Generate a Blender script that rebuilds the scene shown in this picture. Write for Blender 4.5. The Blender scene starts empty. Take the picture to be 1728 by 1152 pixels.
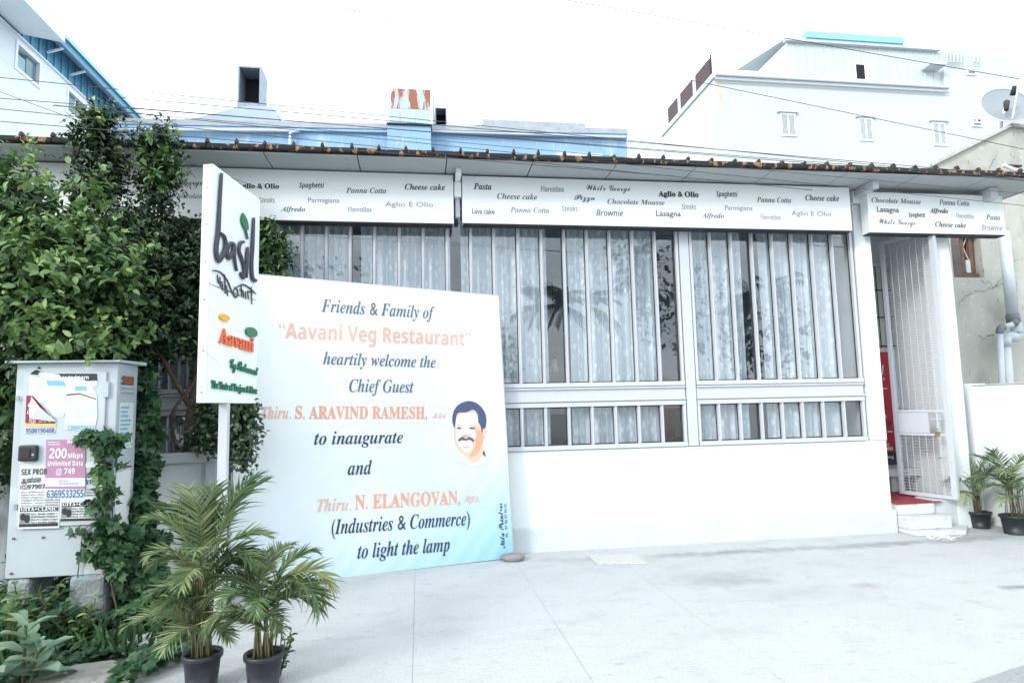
import bpy, math, random
import numpy as np
from mathutils import Vector, Matrix
random.seed(7); RNG = np.random.default_rng(7)
scn = bpy.context.scene
COL = scn.collection

# ------------------------------------------------------------------ camera
FPX = 1080.86                      # focal length in pixels of the 1728 px wide photograph
YAW, PITCH, ROLL = 0.145699, 0.105091, -0.0221357
CAMP = Vector((0, 0, 1.6))
def cam_axes():
    f = Vector((math.sin(YAW)*math.cos(PITCH), math.cos(YAW)*math.cos(PITCH), math.sin(PITCH)))
    r = Vector((math.cos(YAW), -math.sin(YAW), 0)); u = r.cross(f)
    return r*math.cos(ROLL)+u*math.sin(ROLL), -r*math.sin(ROLL)+u*math.cos(ROLL), f
CR, CU, CF = cam_axes()
cd = bpy.data.cameras.new('camera'); cam = bpy.data.objects.new('camera', cd); COL.objects.link(cam)
cd.sensor_width = 36; cd.sensor_fit = 'HORIZONTAL'; cd.lens = 36*FPX/1728; cd.clip_start = .05; cd.clip_end = 2000
M = Matrix((( CR.x, CU.x, -CF.x, 0), (CR.y, CU.y, -CF.y, 0), (CR.z, CU.z, -CF.z, 1.6), (0, 0, 0, 1)))
cam.matrix_world = M
scn.camera = cam

# ------------------------------------------------------------------ sky, sun, exposure
EXPOSURE = 0.44
SUN_DIR = Vector((-.77, -.64, .50)).normalized()
wd = bpy.data.worlds.new('World'); scn.world = wd; wd.use_nodes = True
nt = wd.node_tree; nt.nodes.clear()
def wn(t, **k):
    n = nt.nodes.new(t)
    for a, b in k.items(): setattr(n, a, b)
    return n
sky = wn('ShaderNodeTexSky', sky_type='NISHITA', sun_disc=False)
sky.sun_elevation = math.asin(SUN_DIR.z); sky.sun_rotation = math.atan2(SUN_DIR.x, SUN_DIR.y)
sky.dust_density = 2.0; sky.air_density = 1.0
tc = wn('ShaderNodeTexCoord'); mp_ = wn('ShaderNodeMapping'); mp_.inputs['Scale'].default_value = (1, 1, 2.4)
mp_.inputs['Location'].default_value = (3.1, .4, .2)
nz = wn('ShaderNodeTexNoise'); nz.inputs['Scale'].default_value = 2.3; nz.inputs['Detail'].default_value = 9; nz.inputs['Roughness'].default_value = .55
rp = wn('ShaderNodeValToRGB'); rp.color_ramp.elements[0].position = .37; rp.color_ramp.elements[1].position = .52; rp.color_ramp.elements[0].color = (.50, .50, .50, 1)
mx = wn('ShaderNodeMixRGB'); mx.inputs[2].default_value = (11.6, 12.6, 13.3, 1)
bg = wn('ShaderNodeBackground'); bg.inputs[1].default_value = .138
wo = wn('ShaderNodeOutputWorld')
nt.links.new(tc.outputs['Generated'], mp_.inputs[0]); nt.links.new(mp_.outputs[0], nz.inputs[0])
nt.links.new(nz.outputs[0], rp.inputs[0]); nt.links.new(rp.outputs[0], mx.inputs[0])
nt.links.new(sky.outputs[0], mx.inputs[1]); nt.links.new(mx.outputs[0], bg.inputs[0]); nt.links.new(bg.outputs[0], wo.inputs[0])
sl = bpy.data.lights.new('sun', 'SUN'); sl.energy = 1.5; sl.angle = math.radians(12); sl.color = (1, .985, .95)
so = bpy.data.objects.new('sun', sl); COL.objects.link(so); so.location = (-10, -10, 12)
so.rotation_euler = (-SUN_DIR).to_track_quat('-Z', 'Y').to_euler()
scn.view_settings.view_transform = 'Standard'; scn.view_settings.look = 'None'
scn.view_settings.gamma = 1; scn.view_settings.use_curve_mapping = False; scn.view_settings.exposure = EXPOSURE
scn.cycles.max_bounces = 7; scn.cycles.transparent_max_bounces = 12; scn.cycles.diffuse_bounces = 3
scn.cycles.glossy_bounces = 3; scn.cycles.transmission_bounces = 4; scn.cycles.caustics_reflective = False; scn.cycles.caustics_refractive = False

# ------------------------------------------------------------------ measuring helpers: a place in the photograph -> a point of a real plane
def ray(x, y): return CF*FPX + CR*(x-864) - CU*(y-576)
def on_y(x, y, Y):
    d = ray(x, y); return CAMP + d*(Y/d.y)
def on_x(x, y, X):
    d = ray(x, y); return CAMP + d*(X/d.x)
def on_z(x, y, Z=0):
    d = ray(x, y); return CAMP + d*((Z-1.6)/d.z)

# ------------------------------------------------------------------ materials
MATS = {}
def mat(name, col, rough=.6, metal=0, noise=None, bump=None, spec=.5, stains=None, tint=None, trans=0, coat=0):
    """noise=(scale, amount, colour2); bump=(scale, strength); stains=list of (scale, lo, hi, colour, amount, stretch)"""
    if name in MATS: return MATS[name]
    m = bpy.data.materials.new(name); m.use_nodes = True; t = m.node_tree; t.nodes.clear(); L = t.links.new
    N = lambda k: t.nodes.new(k)
    out = N('ShaderNodeOutputMaterial'); b = N('ShaderNodeBsdfPrincipled')
    b.inputs['Roughness'].default_value = rough; b.inputs['Metallic'].default_value = metal
    b.inputs['Specular IOR Level'].default_value = spec
    if coat: b.inputs['Coat Weight'].default_value = coat
    geo = N('ShaderNodeNewGeometry'); cur = None
    def rgb(c):
        n = N('ShaderNodeRGB'); n.outputs[0].default_value = (*c, 1); return n.outputs[0]
    cur = rgb(col)
    if tint:
        a = N('ShaderNodeAttribute'); a.attribute_name = 'tint'
        r = N('ShaderNodeValToRGB'); r.color_ramp.elements[0].color = (*tint[0], 1); r.color_ramp.elements[1].color = (*tint[-1], 1)
        for i, c in enumerate(tint[1:-1]):
            e = r.color_ramp.elements.new((i+1)/(len(tint)-1)); e.color = (*c, 1)
        L(a.outputs['Fac'], r.inputs[0]); cur = r.outputs[0]
    def noise_tex(scale, detail=6, stretch=None):
        n = N('ShaderNodeTexNoise'); n.inputs['Scale'].default_value = scale; n.inputs['Detail'].default_value = detail
        if stretch:
            mm = N('ShaderNodeMapping'); mm.inputs['Scale'].default_value = stretch; L(geo.outputs['Position'], mm.inputs[0]); L(mm.outputs[0], n.inputs[0])
        else: L(geo.outputs['Position'], n.inputs[0])
        return n.outputs[0]
    if noise:
        mxn = N('ShaderNodeMixRGB'); r = N('ShaderNodeMapRange'); r.inputs[1].default_value = .3; r.inputs[2].default_value = .7; r.inputs[4].default_value = noise[1]
        L(noise_tex(noise[0]), r.inputs[0]); L(r.outputs[0], mxn.inputs[0]); L(cur, mxn.inputs[1]); mxn.inputs[2].default_value = (*noise[2], 1); cur = mxn.outputs[0]
    for s in (stains or []):
        sc_, lo, hi, c2, amt, st = s
        mxn = N('ShaderNodeMixRGB'); r = N('ShaderNodeMapRange'); r.inputs[1].default_value = lo; r.inputs[2].default_value = hi; r.inputs[4].default_value = amt
        L(noise_tex(sc_, 9, st), r.inputs[0]); L(r.outputs[0], mxn.inputs[0]); L(cur, mxn.inputs[1]); mxn.inputs[2].default_value = (*c2, 1); cur = mxn.outputs[0]
    L(cur, b.inputs['Base Color'])
    if bump:
        bp = N('ShaderNodeBump'); bp.inputs['Strength'].default_value = bump[1]; bp.inputs['Distance'].default_value = bump[2] if len(bump) > 2 else .01
        L(noise_tex(bump[0], 8), bp.inputs['Height']); L(bp.outputs[0], b.inputs['Normal'])
    if trans:
        tr = N('ShaderNodeBsdfTranslucent'); L(cur, tr.inputs[0]); ms = N('ShaderNodeMixShader'); ms.inputs[0].default_value = trans
        L(b.outputs[0], ms.inputs[1]); L(tr.outputs[0], ms.inputs[2]); L(ms.outputs[0], out.inputs[0])
    else: L(b.outputs[0], out.inputs[0])
    MATS[name] = m; return m

WHITE = mat('white_wall_paint', (.80, .84, .86), .75, noise=(.9, .5, (.76, .81, .84)), bump=(45, .12), stains=[(2.2, .60, .78, (.62, .66, .66), .35, (1, 1, .35)), (30, .66, .8, (.6, .62, .62), .25, None)])
PLINTHM = mat('plinth_paint', (.62, .67, .70), .8, noise=(3, .6, (.55, .60, .63)), bump=(60, .25), stains=[(6, .58, .75, (.45, .47, .47), .4, (1, 1, 2.5))])
STEPM = mat('worn_white_step', (.60, .63, .64), .8, bump=(70, .3), stains=[(9, .54, .70, (.36, .37, .37), .5, (1, 1, 2)), (50, .55, .7, (.4, .41, .4), .5, None)])
FRAME = mat('grey_white_window_paint', (.56, .585, .63), .4, noise=(8, .5, (.51, .535, .585)), stains=[(13, .66, .74, (.40, .38, .38), .4, (1, 1, .4))])
BOARD = mat('fascia_board_vinyl', (.80, .85, .87), .35, noise=(1.5, .4, (.77, .82, .85)))
SOFFIT = mat('grey_pvc_panel', (.42, .46, .47), .45, noise=(5, .4, (.36, .40, .41)), stains=[(7, .66, .74, (.22, .16, .12), .6, None)])
DARKJ = mat('dark_joint', (.03, .03, .035), .8)
TILE = mat('blackened_clay_edge', (.018, .018, .018), .9, bump=(40, .5), stains=[(15, .56, .60, (.36, .18, .085), .95, (1, .6, .6)), (45, .55, .65, (.02, .02, .02), .6, None)])
CREST = mat('weathered_ridge', (.035, .03, .03), .9, stains=[(25, .58, .66, (.26, .14, .08), .8, None)])
ROOFTOP = mat('cement_roof_sheet', (.25, .24, .23), .9, noise=(3, .7, (.16, .15, .14)))
INT_WALL = mat('room_wall', (.42, .50, .58), .8)
INT_FLOOR = mat('room_floor', (.25, .22, .2), .4)
BLUEW = mat('faded_blue_wall', (.25, .41, .60), .85, noise=(.8, .8, (.30, .50, .72)), bump=(20, .2), stains=[(3, .55, .72, (.55, .68, .80), .7, (1, 1, .4)), (12, .62, .70, (.65, .74, .80), .5, (2, 1, .3)), (5, .68, .75, (.10, .16, .25), .5, (3, 1, .25))])
GREYCAP = mat('grey_cement_cap', (.42, .46, .50), .9, noise=(4, .8, (.33, .36, .40)), stains=[(8, .6, .75, (.2, .2, .22), .5, None)])
DUCT = mat('rusted_blue_duct', (.40, .56, .70), .6, noise=(3, .6, (.50, .62, .72)), stains=[(4, .44, .50, (.30, .09, .04), .95, (1.8, 1, .5)), (11, .56, .62, (.55, .40, .30), .8, (2.5, 1, .4))])
DUCT2 = mat('galvanised_duct', (.30, .36, .44), .5, metal=.3, noise=(8, .6, (.2, .25, .32)))
BLACKIN = mat('dark_inside', (.012, .014, .02), .9)
RWB = mat('pale_blue_white_wall', (.555, .605, .62), .8, noise=(.35, .6, (.52, .575, .595)), stains=[(.8, .6, .8, (.58, .68, .74), .5, (1.5, 1, .35)), (3, .66, .8, (.5, .58, .62), .35, (2, 1, .3))])
SHED = mat('pale_metal_sheet', (.54, .61, .63), .5, noise=(1, .5, (.50, .57, .60)))
BLUESH = mat('blue_roof_sheet', (.10, .30, .45), .45, noise=(1.5, .5, (.14, .36, .50)))
CYANR = mat('light_cyan_edge', (.35, .62, .70), .5)
BROWNS = mat('dark_brown_sheet', (.085, .05, .055), .6, noise=(6, .6, (.05, .03, .035)))
CRACK = mat('cracked_plaster', (.50, .51, .46), .9, noise=(1.3, .8, (.42, .43, .39)), bump=(25, .5), stains=[(2.0, .56, .72, (.26, .27, .25), .6, (1, 1, .7)), (7, .62, .72, (.60, .61, .55), .6, None), (18, .64, .70, (.12, .12, .11), .6, (1, 1, .3))])
PIPE = mat('grey_pvc_pipe', (.55, .60, .66), .4, noise=(5, .5, (.45, .5, .56)))
PIPEJ = mat('dark_pipe_joint', (.16, .18, .20), .5)
WOODO = mat('orange_brown_wood', (.20, .11, .07), .8, noise=(12, .8, (.10, .065, .05)))
CONC = mat('light_concrete', (.52, .54, .555), .9, noise=(1.6, .7, (.475, .49, .50)), bump=(48, .8, .02),
           stains=[(2.6, .52, .70, (.36, .365, .37), .38, (1, 1.6, 1)), (38, .50, .66, (.36, .37, .38), .3, None), (110, .52, .66, (.54, .55, .56), .35, None), (.9, .55, .7, (.47, .48, .49), .6, None), (14, .62, .70, (.30, .30, .29), .5, (.5, 1.5, 1))])
def add_spots(m, spots):
    t = m.node_tree; L = t.links.new; N = t.nodes.new; b = [n for n in t.nodes if n.type == 'BSDF_PRINCIPLED'][0]; cur = b.inputs['Base Color'].links[0].from_socket
    g = N('ShaderNodeNewGeometry'); nz_ = N('ShaderNodeTexNoise'); nz_.inputs['Scale'].default_value = 7; nz_.inputs['Detail'].default_value = 8; L(g.outputs['Position'], nz_.inputs[0])
    for x, y, rx, ry, col, amt in spots:
        mp2 = N('ShaderNodeMapping'); mp2.inputs['Location'].default_value = (-x/rx, -y/ry, 0); mp2.inputs['Scale'].default_value = (1/rx, 1/ry, 0); L(g.outputs['Position'], mp2.inputs[0])
        ln_ = N('ShaderNodeVectorMath'); ln_.operation = 'LENGTH'; L(mp2.outputs[0], ln_.inputs[0])
        a = N('ShaderNodeMath'); a.operation = 'MULTIPLY_ADD'; a.inputs[1].default_value = 1.6; L(nz_.outputs[0], a.inputs[0]); L(ln_.outputs['Value'], a.inputs[2])
        r = N('ShaderNodeMapRange'); r.inputs[1].default_value = 1.0; r.inputs[2].default_value = 1.9; r.inputs[3].default_value = amt; r.inputs[4].default_value = 0; L(a.outputs[0], r.inputs[0])
        mx_ = N('ShaderNodeMixRGB'); L(r.outputs[0], mx_.inputs[0]); L(cur, mx_.inputs[1]); mx_.inputs[2].default_value = (*col, 1); cur = mx_.outputs[0]
    L(cur, b.inputs['Base Color'])
_sp = []
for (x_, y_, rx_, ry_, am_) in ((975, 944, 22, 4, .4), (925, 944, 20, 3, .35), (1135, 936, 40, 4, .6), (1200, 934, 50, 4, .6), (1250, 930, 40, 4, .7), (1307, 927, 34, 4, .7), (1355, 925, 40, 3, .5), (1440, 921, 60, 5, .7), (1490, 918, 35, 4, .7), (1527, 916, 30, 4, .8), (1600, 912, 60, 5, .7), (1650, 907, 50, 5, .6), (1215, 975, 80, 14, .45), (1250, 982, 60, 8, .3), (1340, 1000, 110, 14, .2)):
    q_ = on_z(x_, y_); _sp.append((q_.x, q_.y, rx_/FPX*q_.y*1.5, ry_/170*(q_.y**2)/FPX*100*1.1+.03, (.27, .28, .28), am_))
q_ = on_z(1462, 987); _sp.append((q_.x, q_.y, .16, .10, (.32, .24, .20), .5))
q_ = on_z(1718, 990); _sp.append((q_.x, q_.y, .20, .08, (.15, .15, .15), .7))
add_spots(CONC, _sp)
EARTH = mat('dusty_ground', (.26, .25, .23), .95, noise=(4, .9, (.36, .35, .33)), bump=(30, .6, .02), stains=[(60, .5, .7, (.15, .14, .12), .5, None)])
ASPH = mat('worn_asphalt', (.24, .25, .26), .9, noise=(60, .9, (.38, .39, .40)), bump=(90, .6, .01))
DAMP = mat('damp_mark', (.24, .24, .24), .7, noise=(25, .6, (.32, .32, .32)))
CARPET = mat('red_carpet', (.30, .035, .045), .95, bump=(200, .4))
REDP = mat('red_poster', (.42, .015, .03), .4)
DARKP = mat('dark_poster_print', (.03, .02, .04), .5)
WHITEP = mat('white_print', (.85, .87, .88), .5)
BLACKP = mat('black_ink', (.02, .025, .035), .5)
GREY1 = mat('grey_ink', (.07, .09, .10), .5)
GREY2 = mat('light_grey_ink', (.20, .23, .26), .5)
SLATE = mat('slate_ink', (.115, .14, .21), .5)
NAVY = mat('navy_ink', (.025, .04, .08), .5)
PEACH = mat('peach_ink', (.80, .36, .23), .5)
PEACH2 = mat('pale_peach_ink', (.80, .45, .36), .5)
OUTL = mat('cream_ink', (.80, .66, .60), .5)
SIGNW = mat('white_acrylic_sign', (.82, .86, .88), .3)
SIGNS = mat('sign_side_metal', (.66, .73, .78), .4, noise=(8, .4, (.58, .64, .7)))
CHAR = mat('charcoal_letter', (.04, .045, .06), .4)
GREENL = mat('green_letter', (.01, .17, .08), .4)
ORANGEL = mat('orange_letter', (.75, .13, .035), .4)
YELL = mat('yellow_letter', (.80, .42, .02), .4)
GLOW = mat('pale_yellow_print', (.83, .86, .77), .4)
CABM = mat('cabinet_grey_paint', (.46, .52, .56), .5, noise=(5, .6, (.40, .46, .51)), bump=(20, .1), stains=[(4, .63, .72, (.62, .68, .70), .7, None), (9, .69, .76, (.35, .20, .12), .6, (1, 1, .5))])
CABD = mat('cabinet_door_paint', (.50, .56, .60), .5, noise=(6, .6, (.44, .50, .54)), stains=[(5, .60, .70, (.66, .71, .73), .7, None)])
RUBBER = mat('black_handle', (.02, .022, .026), .5)
RUST = mat('rust', (.16, .055, .02), .9, noise=(40, .8, (.3, .12, .05)))
PAPER = mat('torn_paper', (.70, .74, .76), .8, noise=(14, .7, (.62, .67, .70)), stains=[(16, .56, .63, (.42, .50, .55), .5, None), (6, .62, .66, (.45, .62, .70), .5, None)])
PAPER2 = mat('plain_newsprint', (.66, .69, .70), .8)
MAROON = mat('maroon_print', (.30, .02, .04), .6)
MAUVE = mat('mauve_print', (.42, .20, .34), .6, noise=(8, .5, (.48, .27, .40)))
CYANI = mat('cyan_ink', (.20, .46, .60), .6)
BLUEI = mat('blue_ink', (.06, .13, .36), .6)
YELI = mat('yellow_band', (.75, .55, .15), .6)
BWALL = mat('grey_white_cement_wall', (.50, .55, .58), .9, noise=(3, .7, (.42, .47, .50)), bump=(40, .4), stains=[(5, .6, .72, (.22, .22, .21), .6, (2, 1, .5))])
POTM = mat('black_plastic_pot', (.013, .016, .024), .45, noise=(12, .6, (.045, .05, .06)))
SOIL = mat('potting_soil', (.07, .05, .04), .95, bump=(80, .8))
STONE = mat('grey_stone', (.30, .29, .27), .9, noise=(20, .8, (.2, .19, .17)), bump=(50, .8))
WSTONE = mat('whitewashed_rubble', (.55, .55, .53), .9, noise=(8, .8, (.40, .40, .38)), bump=(30, .8), stains=[(10, .58, .68, (.2, .2, .18), .6, None)])
OLDC = mat('old_blue_concrete', (.33, .36, .37), .95, noise=(9, .9, (.22, .24, .24)), bump=(35, 1.0, .02), stains=[(4, .55, .65, (.20, .38, .44), .6, None), (12, .6, .68, (.55, .57, .57), .6, None)])
BARK = mat('brown_bark', (.10, .075, .055), .9, noise=(18, .8, (.17, .13, .10)), bump=(40, .6))
WIRE = mat('black_cable', (.05, .05, .055), .6)
DISHM = mat('grey_dish', (.26, .29, .32), .5)
BRASS = mat('brass', (.45, .30, .10), .35, metal=.8)
GLASSB = mat('bluish_window_glass', (.12, .22, .26), .15, spec=.8)
CURT2 = mat('pink_curtain', (.70, .52, .60), .8)
MATC = mat('pale_cover', (.54, .55, .52), .85, stains=[(22, .54, .62, (.40, .41, .38), .6, (1, 3, 1))], bump=(40, .4))
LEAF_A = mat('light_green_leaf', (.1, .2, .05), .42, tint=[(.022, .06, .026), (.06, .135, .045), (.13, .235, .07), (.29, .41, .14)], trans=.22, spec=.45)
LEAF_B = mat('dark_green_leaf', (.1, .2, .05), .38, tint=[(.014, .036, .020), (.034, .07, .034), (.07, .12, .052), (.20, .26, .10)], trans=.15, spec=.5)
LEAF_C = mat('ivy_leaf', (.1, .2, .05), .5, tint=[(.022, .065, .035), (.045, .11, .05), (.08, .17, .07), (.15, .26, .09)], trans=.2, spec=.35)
LEAF_W = mat('milkweed_leaf', (.1, .2, .05), .55, tint=[(.16, .27, .18), (.22, .34, .24), (.32, .43, .30)], trans=.2, spec=.3)
PALM = mat('palm_leaflet', (.1, .2, .05), .45, tint=[(.055, .11, .05), (.13, .21, .085), (.26, .34, .16), (.46, .48, .24)], trans=.25, spec=.4)
STEMM = mat('palm_stem', (.12, .13, .05), .6, noise=(30, .8, (.09, .06, .035)))
DRYM = mat('dry_leaf', (.16, .09, .05), .9)

def special_mats():
    # window glass: clear, slightly blue pane with real Fresnel reflection
    m = bpy.data.materials.new('window_glass'); m.use_nodes = True; t = m.node_tree; t.nodes.clear(); L = t.links.new
    o = t.nodes.new('ShaderNodeOutputMaterial'); tr = t.nodes.new('ShaderNodeBsdfTransparent'); tr.inputs[0].default_value = (.965, .98, .985, 1)
    gl = t.nodes.new('ShaderNodeBsdfGlossy'); gl.inputs['Roughness'].default_value = 0.0; gl.inputs[0].default_value = (.95, .97, 1, 1)
    lw = t.nodes.new('ShaderNodeLayerWeight'); lw.inputs[0].default_value = .5
    pw = t.nodes.new('ShaderNodeMath'); pw.operation = 'POWER'; pw.inputs[1].default_value = 4; L(lw.outputs['Facing'], pw.inputs[0])
    fr = t.nodes.new('ShaderNodeMath'); fr.operation = 'MULTIPLY_ADD'; fr.inputs[1].default_value = .8; fr.inputs[2].default_value = .072; L(pw.outputs[0], fr.inputs[0])
    ms = t.nodes.new('ShaderNodeMixShader')
    L(fr.outputs[0], ms.inputs[0]); L(tr.outputs[0], ms.inputs[1]); L(gl.outputs[0], ms.inputs[2]); L(ms.outputs[0], o.inputs[0]); MATS['glass'] = m
    # lace curtain: sheer net with denser leaf sprigs
    m = bpy.data.materials.new('lace_curtain'); m.use_nodes = True; t = m.node_tree; t.nodes.clear(); L = t.links.new; N = t.nodes.new
    o = N('ShaderNodeOutputMaterial'); uv = N('ShaderNodeUVMap'); 
    ph = N('ShaderNodeMapping'); ph.inputs['Scale'].default_value = (15, 8, 1); ph.inputs['Rotation'].default_value = (0, 0, .6)
    vo = N('ShaderNodeTexVoronoi'); vo.inputs['Scale'].default_value = 1.0; vo.inputs['Randomness'].default_value = .55; vo.feature = 'F1'
    L(uv.outputs[0], ph.inputs[0]); L(ph.outputs[0], vo.inputs[0])
    r = N('ShaderNodeMapRange'); r.inputs[1].default_value = .40; r.inputs[2].default_value = .30; r.inputs[3].default_value = 0; r.inputs[4].default_value = 1
    L(vo.outputs['Distance'], r.inputs[0])
    n2 = N('ShaderNodeTexNoise'); n2.inputs['Scale'].default_value = 55; L(uv.outputs[0], n2.inputs[0])
    r2 = N('ShaderNodeMapRange'); r2.inputs[1].default_value = .36; r2.inputs[2].default_value = .46; L(n2.outputs[0], r2.inputs[0])
    mu = N('ShaderNodeMath'); mu.operation = 'MULTIPLY'; L(r.outputs[0], mu.inputs[0]); L(r2.outputs[0], mu.inputs[1])
    df = N('ShaderNodeBsdfDiffuse'); tl = N('ShaderNodeBsdfTranslucent'); tl.inputs[0].default_value = (.78, .86, .90, 1)
    mc = N('ShaderNodeMixRGB'); mc.inputs[1].default_value = (.80, .89, .97, 1); mc.inputs[2].default_value = (.99, .99, 1, 1); L(mu.outputs[0], mc.inputs[0]); L(mc.outputs[0], df.inputs[0])
    m1 = N('ShaderNodeMixShader'); m1.inputs[0].default_value = .15; L(df.outputs[0], m1.inputs[1]); L(tl.outputs[0], m1.inputs[2])
    tr = N('ShaderNodeBsdfTransparent'); m2 = N('ShaderNodeMixShader')
    ml = N('ShaderNodeMath'); ml.operation = 'MULTIPLY_ADD'; ml.inputs[1].default_value = -.12; ml.inputs[2].default_value = .13; L(mu.outputs[0], ml.inputs[0])
    L(ml.outputs[0], m2.inputs[0]); L(m1.outputs[0], m2.inputs[1]); L(tr.outputs[0], m2.inputs[2]); L(m2.outputs[0], o.inputs[0]); MATS['lace'] = m
    # printed flex: white with a light blue wash printed into the lower right corner (object space)
    m = bpy.data.materials.new('printed_flex'); m.use_nodes = True; t = m.node_tree; t.nodes.clear(); L = t.links.new; N = t.nodes.new
    o = N('ShaderNodeOutputMaterial'); b = N('ShaderNodeBsdfPrincipled'); b.inputs['Roughness'].default_value = .45
    uv = N('ShaderNodeUVMap'); sx = N('ShaderNodeSeparateXYZ'); L(uv.outputs[0], sx.inputs[0])
    a = N('ShaderNodeMath'); a.operation = 'MULTIPLY_ADD'; a.inputs[1].default_value = .45; L(sx.outputs[0], a.inputs[0])
    iv = N('ShaderNodeMath'); iv.operation = 'MULTIPLY_ADD'; iv.inputs[1].default_value = -1.0; iv.inputs[2].default_value = .55; L(sx.outputs[1], iv.inputs[0]); L(iv.outputs[0], a.inputs[2])
    wv = N('ShaderNodeTexWave'); wv.inputs['Scale'].default_value = 5; wv.inputs['Distortion'].default_value = 2; mw = N('ShaderNodeMapping'); mw.inputs['Rotation'].default_value = (0, 0, .7); L(uv.outputs[0], mw.inputs[0]); L(mw.outputs[0], wv.inputs[0])
    ad = N('ShaderNodeMath'); ad.operation = 'MULTIPLY_ADD'; ad.inputs[1].default_value = .05; L(wv.outputs[0], ad.inputs[0]); L(a.outputs[0], ad.inputs[2])
    cr = N('ShaderNodeValToRGB'); e = cr.color_ramp.elements; e[0].position = .25; e[0].color = (.80, .85, .87, 1); e[1].position = 1.0; e[1].color = (.28, .55, .74, 1)
    q = e.new(.62); q.color = (.68, .80, .86, 1)
    L(ad.outputs[0], cr.inputs[0]); L(cr.outputs[0], b.inputs['Base Color']); L(b.outputs[0], o.inputs[0]); MATS['flex'] = m
special_mats()
GLASS, LACE, FLEX = MATS['glass'], MATS['lace'], MATS['flex']

# ------------------------------------------------------------------ object helpers
def wloc(o):
    v = Vector((0, 0, 0))
    while o is not None: v += o.location; o = o.parent
    return v
def tag(o, label=None, cat=None, group=None, kind=None):
    if label: o['label'] = label
    if cat: o['category'] = cat
    if group: o['group'] = group
    if kind: o['kind'] = kind
    return o
def thing(name, label, cat, loc=(0, 0, 0), group=None):
    o = bpy.data.objects.new(name, None); COL.objects.link(o); o.location = loc; o.empty_display_size = .2
    return tag(o, label, cat, group)
class MB:
    def __init__(s): s.v = []; s.f = []; s.uv = None
    def quad(s, *p):
        i = len(s.v); s.v += [Vector(q) for q in p]; s.f.append(tuple(range(i, i+len(p)))); return s
    def box(s, x0, y0, z0, x1, y1, z1):
        return s.hexa([(x0, y0, z0), (x1, y0, z0), (x1, y1, z0), (x0, y1, z0)], [(x0, y0, z1), (x1, y0, z1), (x1, y1, z1), (x0, y1, z1)])
    def hexa(s, bot, top):
        i = len(s.v); n = len(bot); s.v += [Vector(q) for q in list(bot)+list(top)]
        s.f.append(tuple(range(i+n-1, i-1, -1))); s.f.append(tuple(range(i+n, i+2*n)))
        for k in range(n): s.f.append((i+k, i+(k+1) % n, i+n+(k+1) % n, i+n+k))
        return s
    def slab(s, pts, d):           # polygon extruded along vector d
        d = Vector(d); return s.hexa([Vector(q) for q in pts], [Vector(q)+d for q in pts])
    def bar(s, a, b, w, h, up=(0, 0, 1)):
        a, b = Vector(a), Vector(b); t = (b-a).normalized(); up = Vector(up); sd = t.cross(up)
        if sd.length < 1e-4: sd = t.cross(Vector((1, 0, 0)))
        sd.normalize(); u = sd.cross(t).normalized()
        c = lambda q: [q-sd*w/2-u*h/2, q+sd*w/2-u*h/2, q+sd*w/2+u*h/2, q-sd*w/2+u*h/2]
        return s.hexa(c(a), c(b))
    def tube(s, pts, r, n=6, flat=None, cap=True):
        pts = [Vector(q) for q in pts]; i0 = len(s.v); up = Vector((0, 0, 1)) if flat is None else Vector(flat[0])
        for k, q in enumerate(pts):
            t = (pts[min(k+1, len(pts)-1)]-pts[max(k-1, 0)])
            if t.length < 1e-9: t = Vector((0, 0, 1))
            t.normalize(); sd = t.cross(up)
            if sd.length < 1e-3: sd = t.cross(Vector((1, 0, 0.01)))
            sd.normalize(); u = sd.cross(t).normalized(); rr = r[k] if isinstance(r, (list, tuple)) else r
            for j in range(n):
                a = 2*math.pi*j/n; s.v.append(q+sd*math.cos(a)*rr+u*math.sin(a)*(rr if flat is None else flat[1]))
        for k in range(len(pts)-1):
            for j in range(n):
                a = i0+k*n+j; b = i0+k*n+(j+1) % n; s.f.append((a, b, b+n, a+n))
        if cap:
            s.f.append(tuple(range(i0+n-1, i0-1, -1))); e = i0+(len(pts)-1)*n; s.f.append(tuple(range(e, e+n)))
        return s
    def lathe(s, prof, c=(0, 0, 0), n=28):
        i0 = len(s.v); c = Vector(c)
        for r, z in prof:
            for j in range(n): a = 2*math.pi*j/n; s.v.append(c+Vector((r*math.cos(a), r*math.sin(a), z)))
        for k in range(len(prof)-1):
            for j in range(n): a = i0+k*n+j; b = i0+k*n+(j+1) % n; s.f.append((a, b, b+n, a+n))
        return s
    def build(s, name, m, parent=None, smooth=False, bevel=0, origin=None):
        if parent is not None: o0 = wloc(parent)
        elif origin is not None: o0 = Vector(origin)
        else:
            xs = [q.x for q in s.v]; ys = [q.y for q in s.v]; zs = [q.z for q in s.v]
            o0 = Vector(((min(xs)+max(xs))/2, (min(ys)+max(ys))/2, min(zs)))
        me = bpy.data.meshes.new(name); me.from_pydata([tuple(q-o0) for q in s.v], [], s.f)
        me.materials.append(m)
        if s.uv is not None:
            ul = me.uv_layers.new(name='UVMap')
            for lp in me.loops: ul.data[lp.index].uv = s.uv[lp.vertex_index]
        if smooth:
            for p in me.polygons: p.use_smooth = True
        me.update()
        o = bpy.data.objects.new(name, me); COL.objects.link(o)
        if parent is not None: o.parent = parent
        else: o.location = o0
        if bevel:
            bv = o.modifiers.new('bevel', 'BEVEL'); bv.width = bevel; bv.segments = 2; bv.limit_method = 'ANGLE'; bv.angle_limit = .6
        return o
def box(name, m, parent, x0, y0, z0, x1, y1, z1, bevel=0, smooth=False): return MB().box(x0, y0, z0, x1, y1, z1).build(name, m, parent, bevel=bevel)
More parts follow.
